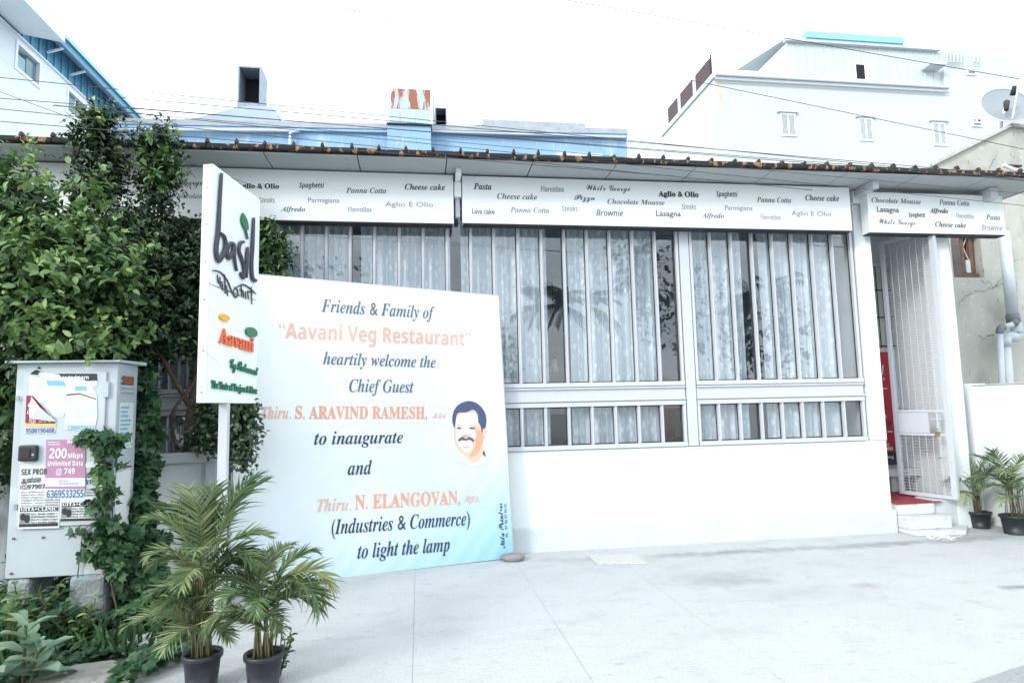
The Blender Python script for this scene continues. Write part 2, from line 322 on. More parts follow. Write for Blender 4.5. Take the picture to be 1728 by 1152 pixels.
def arr_mesh(name, V, F, m, tint=None, smooth=False):
    """numpy vertices (n,3), quad faces (k,4) where a repeated last index means a triangle"""
    me = bpy.data.meshes.new(name); V = np.asarray(V, np.float32); F = np.asarray(F, np.int32)
    me.vertices.add(len(V)); me.vertices.foreach_set('co', V.ravel())
    tri = F[:, 2] == F[:, 3]; cnt = np.where(tri, 3, 4); st = np.concatenate([[0], np.cumsum(cnt)[:-1]])
    mask = np.ones(F.shape, bool); mask[tri, 3] = False; idx = F[mask]
    me.loops.add(len(idx)); me.loops.foreach_set('vertex_index', idx)
    me.polygons.add(len(F)); me.polygons.foreach_set('loop_start', st.astype(np.int32)); 
    me.polygons.foreach_set('use_smooth', np.full(len(F), smooth))
    me.materials.append(m)
    if tint is not None:
        a = me.attributes.new('tint', 'FLOAT', 'POINT'); a.data.foreach_set('value', np.asarray(tint, np.float32))
    me.update(calc_edges=True); me.validate(); return me
def link(name, me, parent=None, loc=None):
    o = bpy.data.objects.new(name, me); COL.objects.link(o)
    if parent is not None: o.parent = parent
    if loc is not None: o.location = loc
    return o

# ---- lettering on a flat surface
def surf(O, ex, ey):
    ex = Vector(ex).normalized(); ey = Vector(ey); ey = (ey-ex*ey.dot(ex)).normalized(); n = ex.cross(ey)
    return dict(O=Vector(O), ex=ex, ey=ey, n=n)
def hit(S, p):
    d = ray(*p); t = (S['O']-CAMP).dot(S['n'])/d.dot(S['n']); q = CAMP+d*t-S['O']; return q.dot(S['ex']), q.dot(S['ey'])
def at(S, u, v, w=0): return S['O']+S['ex']*u+S['ey']*v+S['n']*w
ST = dict(plain=None, bserif=(0x1D400, 0x1D41A), bital=(0x1D468, 0x1D482), bscript=(0x1D4D0, 0x1D4EA), dbl=(0x1D538, 0x1D552), sbold=(0x1D5D4, 0x1D5EE),
          sital=(0x1D608, 0x1D622), sbi=(0x1D63C, 0x1D656), mono=(0x1D670, 0x1D68A), ital=(0x1D434, 0x1D44E))
DIG = dict(bserif=0x1D7CE, sbold=0x1D7EC, mono=0x1D7F6)
EXC = {('dbl', 'C'): 'ℂ', ('dbl', 'H'): 'ℍ', ('dbl', 'N'): 'ℕ', ('dbl', 'P'): 'ℙ', ('dbl', 'Q'): 'ℚ', ('dbl', 'R'): 'ℝ', ('dbl', 'Z'): 'ℤ', ('ital', 'h'): 'ℎ'}
def style_text(s, st):
    if ST[st] is None: return s
    U, l = ST[st]; o = ''
    for c in s:
        if (st, c) in EXC: o += EXC[(st, c)]
        elif 'A' <= c <= 'Z': o += chr(U+ord(c)-65)
        elif 'a' <= c <= 'z': o += chr(l+ord(c)-97)
        elif c.isdigit() and st in DIG: o += chr(DIG[st]+int(c))
        else: o += c
    return o
TCACHE = {}
def text_geo(s, st, fat=0, ext=0, res=3):
    k = (s, st, fat, ext)
    if k not in TCACHE:
        c = bpy.data.curves.new('t', 'FONT'); c.body = style_text(s, st); c.size = 1; c.resolution_u = res; c.offset = fat; c.extrude = ext
        o = bpy.data.objects.new('t', c); COL.objects.link(o); me = bpy.data.meshes.new_from_object(o)
        V = np.array([tuple(v.co) for v in me.vertices]); F = [tuple(p.vertices) for p in me.polygons]
        bpy.data.objects.remove(o); bpy.data.curves.remove(c); bpy.data.meshes.remove(me); TCACHE[k] = (V, F)
    return TCACHE[k]
def text(parent, S, s, st, pL, pR, cap, m, name='lettering', off=.003, fat=0, ext=0, hm=None, shear=0):
    """baseline from photo point pL to pR, capital height cap in photo px (or hm in metres)"""
    V, F = text_geo(s, st, fat, ext)
    a = Vector(hit(S, pL)); b = Vector(hit(S, pR)); x0, x1 = V[:, 0].min(), V[:, 0].max()
    if hm is None:
        P = at(S, *((a+b)/2)); hm = cap*(P-CAMP).dot(CF)/FPX
    d = (b-a); w = d.length; d.normalize(); nrm = Vector((-d.y, d.x)); mb = MB()
    for x, y, z in V:
        q = a+d*((x-x0)/(x1-x0)*w+shear*y*hm/.7)+nrm*(y*hm/.7); mb.v.append(at(S, q.x, q.y, off+(z+ext)*(1 if ext else 0)))
    mb.f = list(F); return mb.build(name, m, parent)
def smooth_line(p, k=5):
    p = [Vector(q) for q in p]; o = []
    for i in range(len(p)-1):
        a, b, c, d = p[max(i-1, 0)], p[i], p[i+1], p[min(i+2, len(p)-1)]
        for j in range(k):
            t = j/k; o.append(.5*((2*b)+(c-a)*t+(2*a-5*b+4*c-d)*t*t+(3*b-a-3*c+d)*t**3))
    return o+[p[-1]]
def stroke(parent, S, pts, r, m, name='lettering', depth=.012, off=.004, k=5):
    u = smooth_line([hit(S, q) for q in pts], k); n = len(u)
    rr = [r*(.55+.45*min(1, 4*min(i, n-1-i)/n)) for i in range(n)]
    return MB().tube([at(S, q.x, q.y, off+depth) for q in u], rr, 8, flat=(S['n'], depth)).build(name, m, parent, smooth=True)
def poly(parent, S, pts, m, name, off=.002, thick=0):
    q = [at(S, *hit(S, p), off) for p in pts]; mb = MB()
    if thick: mb.slab(q, S['n']*(-thick))
    else: mb.quad(*q)
    return mb.build(name, m, parent)
def ell(S, c, ru, rv, n=24):
    u, v = hit(S, c); return [(u+ru*math.cos(2*math.pi*i/n), v+rv*math.sin(2*math.pi*i/n)) for i in range(n)]

# ---- foliage
LV = np.array([(0, 0, 0), (0, .5, -.03), (0, 1, -.22), (-.2, .2, .05), (-.27, .5, .07), (-.16, .78, -.02), (.2, .2, .05), (.27, .5, .07), (.16, .78, -.02)])
LF = np.array([(0, 1, 4, 3), (1, 2, 5, 4), (0, 6, 7, 1), (1, 7, 8, 2)])
IV = np.array([(0, 0, 0), (0, .5, -.02), (0, 1, -.15), (-.45, .05, .03), (-.5, .45, .05), (-.22, .6, .0), (.45, .05, .03), (.5, .45, .05), (.22, .6, .0)])
def place_leaves(P, D, U, S, T, tmpl=LV, faces=LF):
    """P base points, D leaf direction, U face normal hint, S size, T tint"""
    P, D, U = [np.asarray(a, float) for a in (P, D, U)]; S = np.asarray(S)
    D = D/np.linalg.norm(D, axis=1, keepdims=True); X = np.cross(D, U); X /= np.linalg.norm(X, axis=1, keepdims=True)+1e-9; Z = np.cross(X, D)
    V = P[:, None]+S[:, None, None]*(tmpl[None, :, 0, None]*X[:, None]+tmpl[None, :, 1, None]*D[:, None]+tmpl[None, :, 2, None]*Z[:, None])
    n = len(tmpl); F = faces[None]+(np.arange(len(P))*n)[:, None, None]
    return V.reshape(-1, 3), F.reshape(-1, 4), np.repeat(T, n)
def rnd(n): return RNG.normal(size=(n, 3))
def twigs(blobs, count, shell=.45):
    w = np.array([b[6] if len(b) > 6 else b[3]*b[5] for b in blobs]); w = w/w.sum(); k = RNG.choice(len(blobs), count, p=w)
    B = np.array([b[:6] for b in blobs]); d = rnd(count); d /= np.linalg.norm(d, axis=1, keepdims=True)
    r = (shell+(1-shell)*RNG.random(count)**.7)[:, None]; c = B[k, :3]; R_ = B[k, 3:]
    return c+d*r*R_, d, r[:, 0]
def crown(blobs, ntw, nl, size, twl=.22, shell=.45, up=.6, bias=0, tmpl=LV, rosette=.35):
    P, d, r = twigs(blobs, ntw, shell); ax = d+rnd(ntw)*.45+np.array([0, 0, up]); ax /= np.linalg.norm(ax, axis=1, keepdims=True)
    pa = RNG.random(ntw)*.5+bias; PP, DD, UU, SS, TT = [], [], [], [], []
    for i in range(nl):
        t = i/(nl-1)*(1-rosette)+ (rosette if i > nl*.6 else 0); side = rnd(ntw); side -= ax*np.sum(side*ax, 1, keepdims=True); side /= np.linalg.norm(side, axis=1, keepdims=True)
        dr = ax*(.45+.5*t)+side; dr[:, 2] -= .15
        PP.append(P+ax*twl*min(t, 1)); DD.append(dr); UU.append(ax+np.array([0, -.25, .7])+rnd(ntw)*.25)
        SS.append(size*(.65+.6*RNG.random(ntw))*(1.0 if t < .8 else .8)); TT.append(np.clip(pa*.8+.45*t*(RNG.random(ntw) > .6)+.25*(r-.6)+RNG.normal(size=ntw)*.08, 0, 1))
    return place_leaves(np.concatenate(PP), np.concatenate(DD), np.concatenate(UU), np.concatenate(SS), np.concatenate(TT), tmpl), (P, ax)
def foliage(name, root, blobs, ntw, nl, size, m, **k):
    (V, F, T), (P, ax) = crown(blobs, ntw, nl, size, **k); V = V-np.array(wloc(root))
    o = link(name, arr_mesh(name, V, F, m, T, True), root); o['kind'] = 'stuff'
    return P, ax
def branch(root, pts, r0, r1, name='branch', m=None):
    p = smooth_line(pts, 4); n = len(p); return MB().tube(p, [r0+(r1-r0)*i/(n-1) for i in range(n)], 7).build(name, m or BARK, root, smooth=True)
def blob(x, y, Y, rx, rz=None, ry=None, w=None):
    c = on_y(x, y, Y); k = Y/FPX; rz = rz or rx; ry = ry or rx*.8
    return (c.x, c.y, c.z, rx*k, min(ry*k, .5), rz*k)+((w,) if w else (rx*rz,))

# ================================================================== THE GROUND
g = MB().quad((-400, -400, -.02), (400, -400, -.02), (400, 400, -.02), (-400, 400, -.02)).build('ground', EARTH, origin=(0, 0, -.02)); g['kind'] = 'structure'
ae = MB().slab([(2.75, 3.30, -.05), (5.5, 3.30, -.05), (5.5, 4.05, -.05), (4.2, 3.72, -.05), (3.45, 3.52, -.05)], (0, 0, .054)).build('road_edge', ASPH); ae['kind'] = 'structure'
rd = MB().box(-60, -9, -.30, 60, 3.45, -.012).build('road', ASPH); rd['kind'] = 'structure'
pv = bpy.data.objects.new('pavement', None); COL.objects.link(pv); pv['kind'] = 'structure'
xs = [-1.95, -1.1, -.05, 1.0, 2.08, 3.2, 4.35, 5.5, 6.6, 7.75, 8.9]
ys = [3.36, 4.9, 6.15, 7.34]
MB().box(-1.95, 3.37, -.016, 8.9, 9.4, -.006).build('joint_bed', CONC, pv)
for i in range(len(xs)-1):
    for j in range(len(ys)-1):
        y0 = ys[j]; y1 = ys[j+1] if j < 2 else (9.35 if xs[i] > 5.4 else 7.34)
        MB().box(xs[i]+.0015, y0+.0015, -.10, xs[i+1]-.0015, y1-.0015, random.uniform(-.0006, .0006)).build('concrete_slab', CONC, pv)
OLDP = mat('old_dusty_concrete', (.36, .36, .34), .95, noise=(6, .9, (.25, .25, .23)), bump=(30, .8, .02), stains=[(25, .5, .65, (.20, .20, .18), .6, None)])
lp = MB().box(-6, 3.6, -.12, -1.955, 4.35, .004).build('old_path', OLDP); lp['kind'] = 'structure'

# ================================================================== THE RESTAURANT
F0 = 7.32                                     # face of the window wall
rb = thing('restaurant_building', 'low white restaurant front with long barred windows and a tiled canopy', 'building', (0, F0, 0))
XL, XR = -7.0, 5.76
box('wall', WHITE, rb, XL, F0, 0, XR, F0+.2, 1.115, bevel=.008)
box('plinth', PLINTHM, rb, XL, F0-.045, -.05, XR+.03, F0-.002, .27, bevel=.012)
box('pillar', WHITE, rb, 5.535, F0-.015, 1.118, XR, F0+.20, 4.12, bevel=.006)
box('pillar_cap', WHITE, rb, 5.50, F0-.09, 4.123, 5.86, F0+.22, 4.28, bevel=.006)
box('side_wall', WHITE, rb, 5.60, F0+.203, 0, XR-.002, 9.0, 4.2)
box('back_wall', INT_WALL, rb, XL, 11.5, 0, 5.6, 11.6, 4.3)
box('end_wall', WHITE, rb, XL-.2, F0, 0, XL-.003, 11.5, 4.3)
box('side_wall', INT_WALL, rb, 5.5, 9.003, 0, 5.6, 11.497, 4.2)
box('room_floor', INT_FLOOR, rb, XL, F0+.21, 0, 5.59, 11.49, .34)
box('room_ceiling', INT_WALL, rb, XL, F0+.02, 4.0, 5.59, 11.49, 4.1)
box('lintel', FRAME, rb, XL, F0+.01, 3.92, 5.53, F0+.15, 4.28)
# window wall: frames, mullions, panes
MUL = [on_y(x, 380, F0).x for x in (468.6, 509.6, 551, 591, 632, 673.5, 713.7, 754, 793.8, 832.6, 873.3, 912.3, 950.5, 988.7, 1026.9, 1065, 1103)]
step = .2705
while MUL[0]-step > XL+.05: MUL.insert(0, MUL[0]-step)
endL = 3.155; startR = 3.30
MUR = [on_y(x, 380, F0).x for x in (1196, 1231, 1266, 1300, 1333, 1367, 1401)]
bays = [('window_bay', XL+.02, endL, MUL), ('window_bay', startR, 5.50, MUR)]
box('pilaster', FRAME, rb, endL+.012, F0-.02, 1.12, startR-.012, F0+.10, 3.92, bevel=.004)
for nm, xa, xb, mu in bays:
    for z0, z1, tagz in ((1.12, 1.66, 'low'), (1.84, 3.92, 'up')):
        w = bpy.data.objects.new('window', None); COL.objects.link(w); w.parent = rb
        W = .05
        def part(n, x0, y0, za, x1, y1, zb, m=FRAME, bv=.004): return MB().box(x0, y0, za, x1, y1, zb).build(n, m, w, bevel=bv)
        part('sill', xa, F0-.028, z0, xb, F0+.07, z0+W)
        if tagz == 'low': part('head', xa, F0-.02, z1-W, xb, F0+.07, z1)
        part('jamb', xa, F0-.012, z0+W+.001, xa+.035, F0+.07, z1-W-.001); part('jamb', xb-.035, F0-.012, z0+W+.001, xb, F0+.07, z1-W-.001)
        ed = [xa+.035]+list(mu)+[xb-.035]
        for x in mu:
            mm = MB().box(x-.019, F0+.0, z0+W+.001, x+.019, F0+.06, z1-W-.001); mm.box(x-.007, F0-.014, z0+W+.003, x+.007, F0-.001, z1-W-.003)
            mm.build('mullion', FRAME, w)
        for i in range(len(ed)-1):
            a = ed[i]+.0195; b = ed[i+1]-.0195
            if i == 0: a = ed[0]
            if i == len(ed)-2: b = ed[-1]
            wob = random.uniform(-.003, .003); wz = random.uniform(-.002, .002)
            MB().hexa([(a, F0+.045+wob, z0+W), (b, F0+.045-wob, z0+W), (b, F0+.051-wob, z0+W), (a, F0+.051+wob, z0+W)],
                      [(a, F0+.045+wob+wz, z1-.03), (b, F0+.045-wob+wz, z1-.03), (b, F0+.051-wob+wz, z1-.03), (a, F0+.051+wob+wz, z1-.03)]).build('pane', GLASS, w)
            gk = MB(); zb, zt = z0+W+.001, z1-.052       # dark rubber gasket round the pane
            gk.box(a, F0+.03, zb, b, F0+.044, zb+.012).box(a, F0+.03, zt-.012, b, F0+.044, zt)
            gk.box(b-.007, F0+.03, zb+.0125, b, F0+.044, zt-.0125).build('gasket', DARKJ, w)
    box('transom', FRAME, rb, xa, F0-.004, 1.661, xb, F0+.08, 1.839)
    box('transom_rib', FRAME, rb, xa, F0-.030, 1.672, xb, F0-.0045, 1.690, bevel=.003); box('transom_rib', FRAME, rb, xa, F0-.030, 1.812, xb, F0-.0045, 1.830, bevel=.003)
# canopy
EY = 6.68
k = 0; x = 8.0
XP = [3.15-.945*i for i in range(-5, 12)]; XP.sort()
for i in range(len(XP)-1):
    a, b = max(XP[i], XL), min(XP[i+1], 7.95)
    MB().box(a+.006, EY+.012, 4.29, b-.006, F0+.45 if b < 5.8 else 9.0, 4.305).build('soffit_panel', SOFFIT, rb)
box('fascia_backing', DARKJ, rb, XL, EY+.02, 4.308, 7.95, 9.0, 4.33)
MB().hexa([(XL-.3, EY+.0, 4.335), (8.0, EY+.0, 4.335), (8.0, 11.9, 5.2), (XL-.3, 11.9, 5.2)], [(XL-.3, EY+.0, 4.36), (8.0, EY+.0, 4.36), (8.0, 11.9, 5.225), (XL-.3, 11.9, 5.225)]).build('roof_sheet', ROOFTOP, rb)
x = XL-.3
while x < 7.95:                               # edge tiles, each a piece with its crest
    w = .2875; zz = random.uniform(-.004, .004); yy = random.uniform(-.008, .006)
    MB().box(x+.002, EY-.04+yy, 4.312+zz, x+w-.002, EY+.01, 4.368+zz).build('edge_tile', TILE, rb, bevel=.012)
    cx = x+random.uniform(-.01, .01); h = random.uniform(.028, .05); cw = .020
    MB().hexa([(cx-cw, EY-.05, 4.365), (cx+cw, EY-.05, 4.365), (cx+cw, EY+.03, 4.37), (cx-cw, EY+.03, 4.37)], [(cx-cw*.5, EY-.035, 4.375+h), (cx+cw*.5, EY-.035, 4.375+h), (cx+cw*.5, EY+.02, 4.375+h), (cx-cw*.5, EY+.02, 4.375+h)]).build('tile_crest', CREST, rb, bevel=.01)
    MB().tube([(cx, EY+.0, 4.385), (cx, EY+.6, 4.47)], .018, 8).build('roof_ridge', ROOFTOP, rb)
    x += w
# brackets and beams under the canopy
box('bracket', WHITE, rb, .425, EY+.22, 4.20, .485, F0-.05, 4.288, bevel=.004); box('bracket_post', WHITE, rb, .415, 7.10, 4.02, .495, F0+.0, 4.197, bevel=.004); box('downpipe_stub', PIPE, rb, .43, 7.16, 3.80, .48, 7.24, 4.018)
box('bracket', FRAME, rb, 5.52, EY+.2, 4.19, 5.60, F0-.1, 4.287, bevel=.004)
box('bracket', FRAME, rb, 7.25, EY+.3, 4.14, 7.36, 9.0, 4.287, bevel=.004)
# entrance porch
box('back_wall', WHITE, rb, 5.765, 8.40, .34, 6.868, 8.5, 4.28)
box('porch_floor', STEPM, rb, 5.765, F0+.02, 0, 6.655, 8.995, .335)
box('gate_pillar', WHITE, rb, 6.66, F0-.02, 0, 6.88, F0+.2, 4.28, bevel=.006)
box('side_wall', WHITE, rb, 6.87, F0+.202, 0, 7.1, 8.995, 4.28)
box('pillar_base', PLINTHM, rb, 6.34, F0+.0, 0, 6.655, F0+.3, .36)
box('bench', PLINTHM, rb, 6.1, 8.1, .56, 6.86, 8.39, .66, bevel=.01)
box('bench_leg', PLINTHM, rb, 6.48, 8.2, .337, 6.56, 8.38, .558)
# window with black bars in the porch back wall
wv = bpy.data.objects.new('barred_window', None); COL.objects.link(wv); wv.parent = rb
MB().box(6.0, 8.385, 2.36, 6.86, 8.398, 3.55).build('pane', mat('bright_outside_pane', (.62, .66, .62), .5), wv)
for i in range(9): xx = 6.05+i*.095; MB().box(xx-.005, 8.35, 2.36, xx+.005, 8.360, 3.55).build('bar', DARKJ, wv)
for z in (2.38, 2.80, 3.2): MB().box(6.0, 8.362, z, 6.86, 8.372, z+.015).build('bar', DARKJ, wv)
MB().box(6.0, 8.33, 3.555, 6.86, 8.398, 3.62).build('head', PLINTHM, wv)

# steps
st = thing('entrance_steps', 'worn white concrete steps leading up to the gate', 'steps', (6.1, 7.1, 0))
MB().slab([(5.80, 7.0, 0), (6.40, 6.93, 0), (6.70, 7.22, 0), (6.5, F0-.005, 0), (5.80, F0-.005, 0)], (0, 0, .055)).build('step', STEPM, st, bevel=.01)
MB().slab([(5.80, 7.10, .056), (6.36, 7.08, .056), (6.50, F0-.005, .056), (5.80, F0-.005, .056)], (0, 0, .145)).build('step', STEPM, st, bevel=.012)
MB().box(5.80, 7.26, .202, 6.30, F0+.015, .334).build('step', STEPM, st, bevel=.012)
cp = MB().slab([(5.78, 7.25, .338), (6.42, 7.26, .338), (6.5, 7.9, .338), (6.6, 8.39, .338), (5.78, 8.39, .338)], (0, 0, .008)).build('carpet', CARPET); tag(cp, 'red carpet on the porch floor behind the mesh gate', 'carpet')

# chalk floor drawing by the steps, damp marks, cover slab
def ground_poly(name, pts, m, z=.004, th=.0): return MB().quad(*[(on_z(*q).x, on_z(*q).y, z) for q in pts]).build(name, m)
kol = thing('chalk_drawing', 'white powder floor drawing on the concrete beside the steps', 'floor drawing', tuple(on_z(1582, 908)))
KP = [[(1566, 903), (1578, 911), (1594, 905), (1606, 911)], [(1572, 910), (1584, 903), (1600, 910), (1612, 906)], [(1568, 907), (1590, 908), (1614, 909)], [(1580, 901), (1588, 906), (1596, 902)], [(1564, 905), (1570, 909), (1580, 907)], [(1598, 904), (1606, 907), (1624, 904)], [(1590, 911), (1600, 913), (1612, 911)]]
for q in KP:
    p = smooth_line([tuple(on_z(*a, 0).xy) for a in q], 5); MB().tube([(a.x, a.y, .006) for a in p], .012, 6, flat=((0, 0, 1), .002)).build('powder_line', WHITEP, kol)
cs = MB().slab([tuple(on_z(*q, .0)) for q in ((1008, 953), (1095, 951), (1066, 936), (991, 938))], (0, 0, .014)).build('manhole_cover', MATC, bevel=.003); tag(cs, 'pale rectangular cover slab in the concrete below the long wall', 'manhole cover')
def stain(pts, name='damp_patch'):
    pass

# ================================================================== FASCIA BOARDS WITH MENU WORDS
FB = 7.10
SB = surf((0, FB, 3.7), (1, 0, 0), (0, 0, 1))
def fascia(label, x0, x1, z0, z1, words):
    r = thing('fascia_board', label, 'signboard', ((x0+x1)/2, FB, z0), 'white menu boards under the canopy')
    MB().box(x0, FB, z0, x1, FB+.14, z1).build('panel', BOARD, r, bevel=.004)
    MB().box(x0+.01, FB+.01, z0-.012, x1-.01, FB+.15, z0-.001).build('under_shade', DARKJ, r)  # dark strip below the board stands in for shade at the window head
    for s, stl, xa, xb, yb, cap, m, fat in words:
        sl_ = .012 if xa < 780 else (.022 if xa < 1440 else .04)
        text(r, SB, s, stl, (xa, yb-(xb-xa)*sl_/2), (xb, yb+(xb-xa)*sl_/2), cap, m, fat=fat)
B, G, H_ = BLACKP, GREY1, GREY2
fascia('long white menu board left of the post, partly behind the pole sign', XL+.02, .405, 3.705, 4.275, [
    ('White George', 'bscript', 262, 342, 312, 11, B, 0), ('Chocolate Mousse', 'bital', 290, 392, 335, 8.5, H_, 0), ('Aglio & Olio', 'bserif', 400, 471, 318, 8.5, B, .025),
    ('Spaghetti', 'sbi', 505, 547, 317, 8.5, B, 0), ('Panna Cotta', 'bital', 584, 652, 326, 9.5, G, 0), ('Cheese cake', 'bital', 683, 751, 320.5, 10, B, .006),
    ('Steaks', 'sital', 437, 464, 342, 8.5, H_, 0), ('Parmigiana', 'plain', 520, 573, 342, 8.5, H_, 0), ('Aglio E Olio', 'plain', 650, 731, 349, 8.5, H_, 0),
    ('Alfredo', 'bital', 473.5, 515, 357, 8.5, G, 0), ('Florentine', 'dbl', 587.5, 628, 358, 8.5, H_, 0), ('Pizza', 'bscript', 215, 250, 330, 9, G, 0), ('Lasagna', 'plain', 190, 235, 355, 9, G, 0)])
fascia('long white menu board between the post and the white pillar', .505, 5.36, 3.715, 4.27, [
    ('Pasta', 'bital', 799, 829.5, 320, 11, B, .01), ('Cheese cake', 'bital', 839, 906.5, 336.4, 10, G, 0), ('Florentine', 'dbl', 913, 952, 324, 9, G, 0),
    ('White George', 'bscript', 989, 1063.5, 322, 11, B, 0), ('Pizza', 'bscript', 969, 1004, 337.5, 9.5, G, .01), ('Chocolate Mousse', 'bital', 1025, 1121.5, 345, 8.5, G, 0),
    ('Aglio & Olio', 'bserif', 1111, 1179, 332, 9, B, .03), ('Steaks', 'sital', 1150, 1175, 353.7, 9, H_, 0), ('Lava cake', 'plain', 796.5, 834.6, 361, 9, G, .01),
    ('Panna Cotta', 'bital', 861, 927, 359, 9.5, H_, 0), ('Steaks', 'sital', 948, 975, 356.8, 9, H_, 0), ('Brownie', 'sital', 1006, 1051.6, 364.5, 10, G, .008),
    ('Lasagna', 'plain', 1107, 1149, 365, 9.5, G, .012), ('Spaghetti', 'sbi', 1209, 1244.6, 332, 8.5, B, 0), ('Panna Cotta', 'bital', 1277, 1335, 341.8, 9.5, G, 0),
    ('Cheese cake', 'bital', 1359, 1416, 339, 10, B, .006), ('Parmigiana', 'plain', 1223.5, 1269.7, 355, 8.5, H_, 0), ('Alfredo', 'bital', 1184, 1221.7, 368, 8.5, G, 0),
    ('Florentine', 'dbl', 1283.5, 1318, 371, 8.5, H_, 0), ('Aglio E Olio', 'plain', 1335.5, 1402.7, 364.6, 8.5, H_, 0)])
fascia('short white menu board over the gate, right of the white pillar', 5.60, 7.54, 3.70, 4.22, [
    ('Chocolate Mousse', 'bital', 1470.6, 1554, 343, 8.5, G, 0), ('Panna Cotta', 'bital', 1585, 1636, 346.5, 9.5, G, 0), ('Lasagna', 'plain', 1480, 1517, 358, 9, B, .012),
    ('Alfredo', 'bital', 1568.7, 1599.6, 359.5, 8, B, .01), ('Spaghetti', 'sbi', 1533, 1561.5, 366.5, 7.5, B, 0), ('Florentine', 'dbl', 1614, 1644, 369, 8, H_, 0),
    ('Pasta', 'bital', 1664, 1687.6, 371, 9, G, 0), ('White George', 'bscript', 1482.6, 1545, 379, 11, G, 0), ('Cheese cake', 'bital', 1578, 1630.5, 383.5, 9, B, .006), ('Brownie', 'sital', 1656, 1692, 389, 9, G, 0)])

# ================================================================== CURTAINS, LAMP, PERSON INSIDE
def curtain(label, x0, x1, z0=.75, z1=3.93, Y=7.50, m=LACE, name='lace_curtain', amp=.028, flare=0):
    n = max(8, int((x1-x0)/.012)); zs = [z0, z0+.25, (z0+z1)/2, z1-.3, z1]; mb = MB(); mb.uv = []; ph = random.random()*6; L = 0
    xs_ = []; a = 0
    for i in range(n+1): xs_.append(x0+(x1-x0)*i/n)
    f1, f2 = 58+random.random()*12, 133
    for zi, z in enumerate(zs):
        for i, x_ in enumerate(xs_):
            gth = .7+.6*(zi/(len(zs)-1)); s_ = math.sin(x_*f1+ph+.6*math.sin(x_*7+ph)); y_ = Y+amp*gth*(s_+.35*math.sin(x_*f2+ph*2+z*.3))+.02*math.sin(x_*9)
            mb.v.append(Vector((x_+.006*math.sin(z*2+x_*5)+(flare*(1 if z < z0+.3 else 0) if i == n else 0), y_, z))); mb.uv.append((x_*1.25, z))
    for zi in range(len(zs)-1):
        for i in range(n): a = zi*(n+1)+i; mb.f.append((a, a+1, a+n+2, a+n+1))
    o = mb.build(name, m, smooth=True); return tag(o, label, 'curtain', 'white lace curtains behind the long windows')
cx_ = lambda px: on_y(px, 500, 7.5).x
curtain('white lace curtain behind the windows left of the pole sign', XL+.3, cx_(330))
curtain('white lace curtain behind the windows above the big banner, left half', cx_(352), cx_(591))
curtain('white lace curtain above the big banner near its top right corner', cx_(610), cx_(760))
curtain('white lace curtain just right of the big banner, left of the hanging lamp', cx_(778), cx_(924))
curtain('wide white lace curtain between the hanging lamp and the grey pilaster', cx_(958), cx_(1111))
curtain('white lace curtain directly right of the grey pilaster', cx_(1166), cx_(1250))
curtain('white lace curtain in the window nearest the white pillar', cx_(1282), cx_(1404))

pl = thing('pendant_lamp', 'black wire cage pendant lamp hanging inside behind the window', 'lamp', (1.93, 9.0, 2.05))
cpt = Vector((1.93, 9.0, 2.36))
MB().tube([cpt, (1.93, 9.0, 4.0)], .006, 6).build('cord', DARKJ, pl)
ring = [Vector((1.93+.115*math.cos(a*math.pi/3), 9.0+.115*math.sin(a*math.pi/3), 2.10)) for a in range(6)]
low = Vector((1.93, 9, 2.05))
for a in range(6):
    MB().tube([cpt, ring[a]], .0045, 5).build('cage_wire', DARKJ, pl); MB().tube([ring[a], ring[(a+1) % 6]], .0045, 5).build('cage_wire', DARKJ, pl); 
MB().lathe([(.0, .02), (.03, .02), (.075, -.17), (.07, -.17), (.027, .01)], (1.93, 9.0, 2.28), 20).build('lamp_shade', WHITEP, pl, smooth=True)

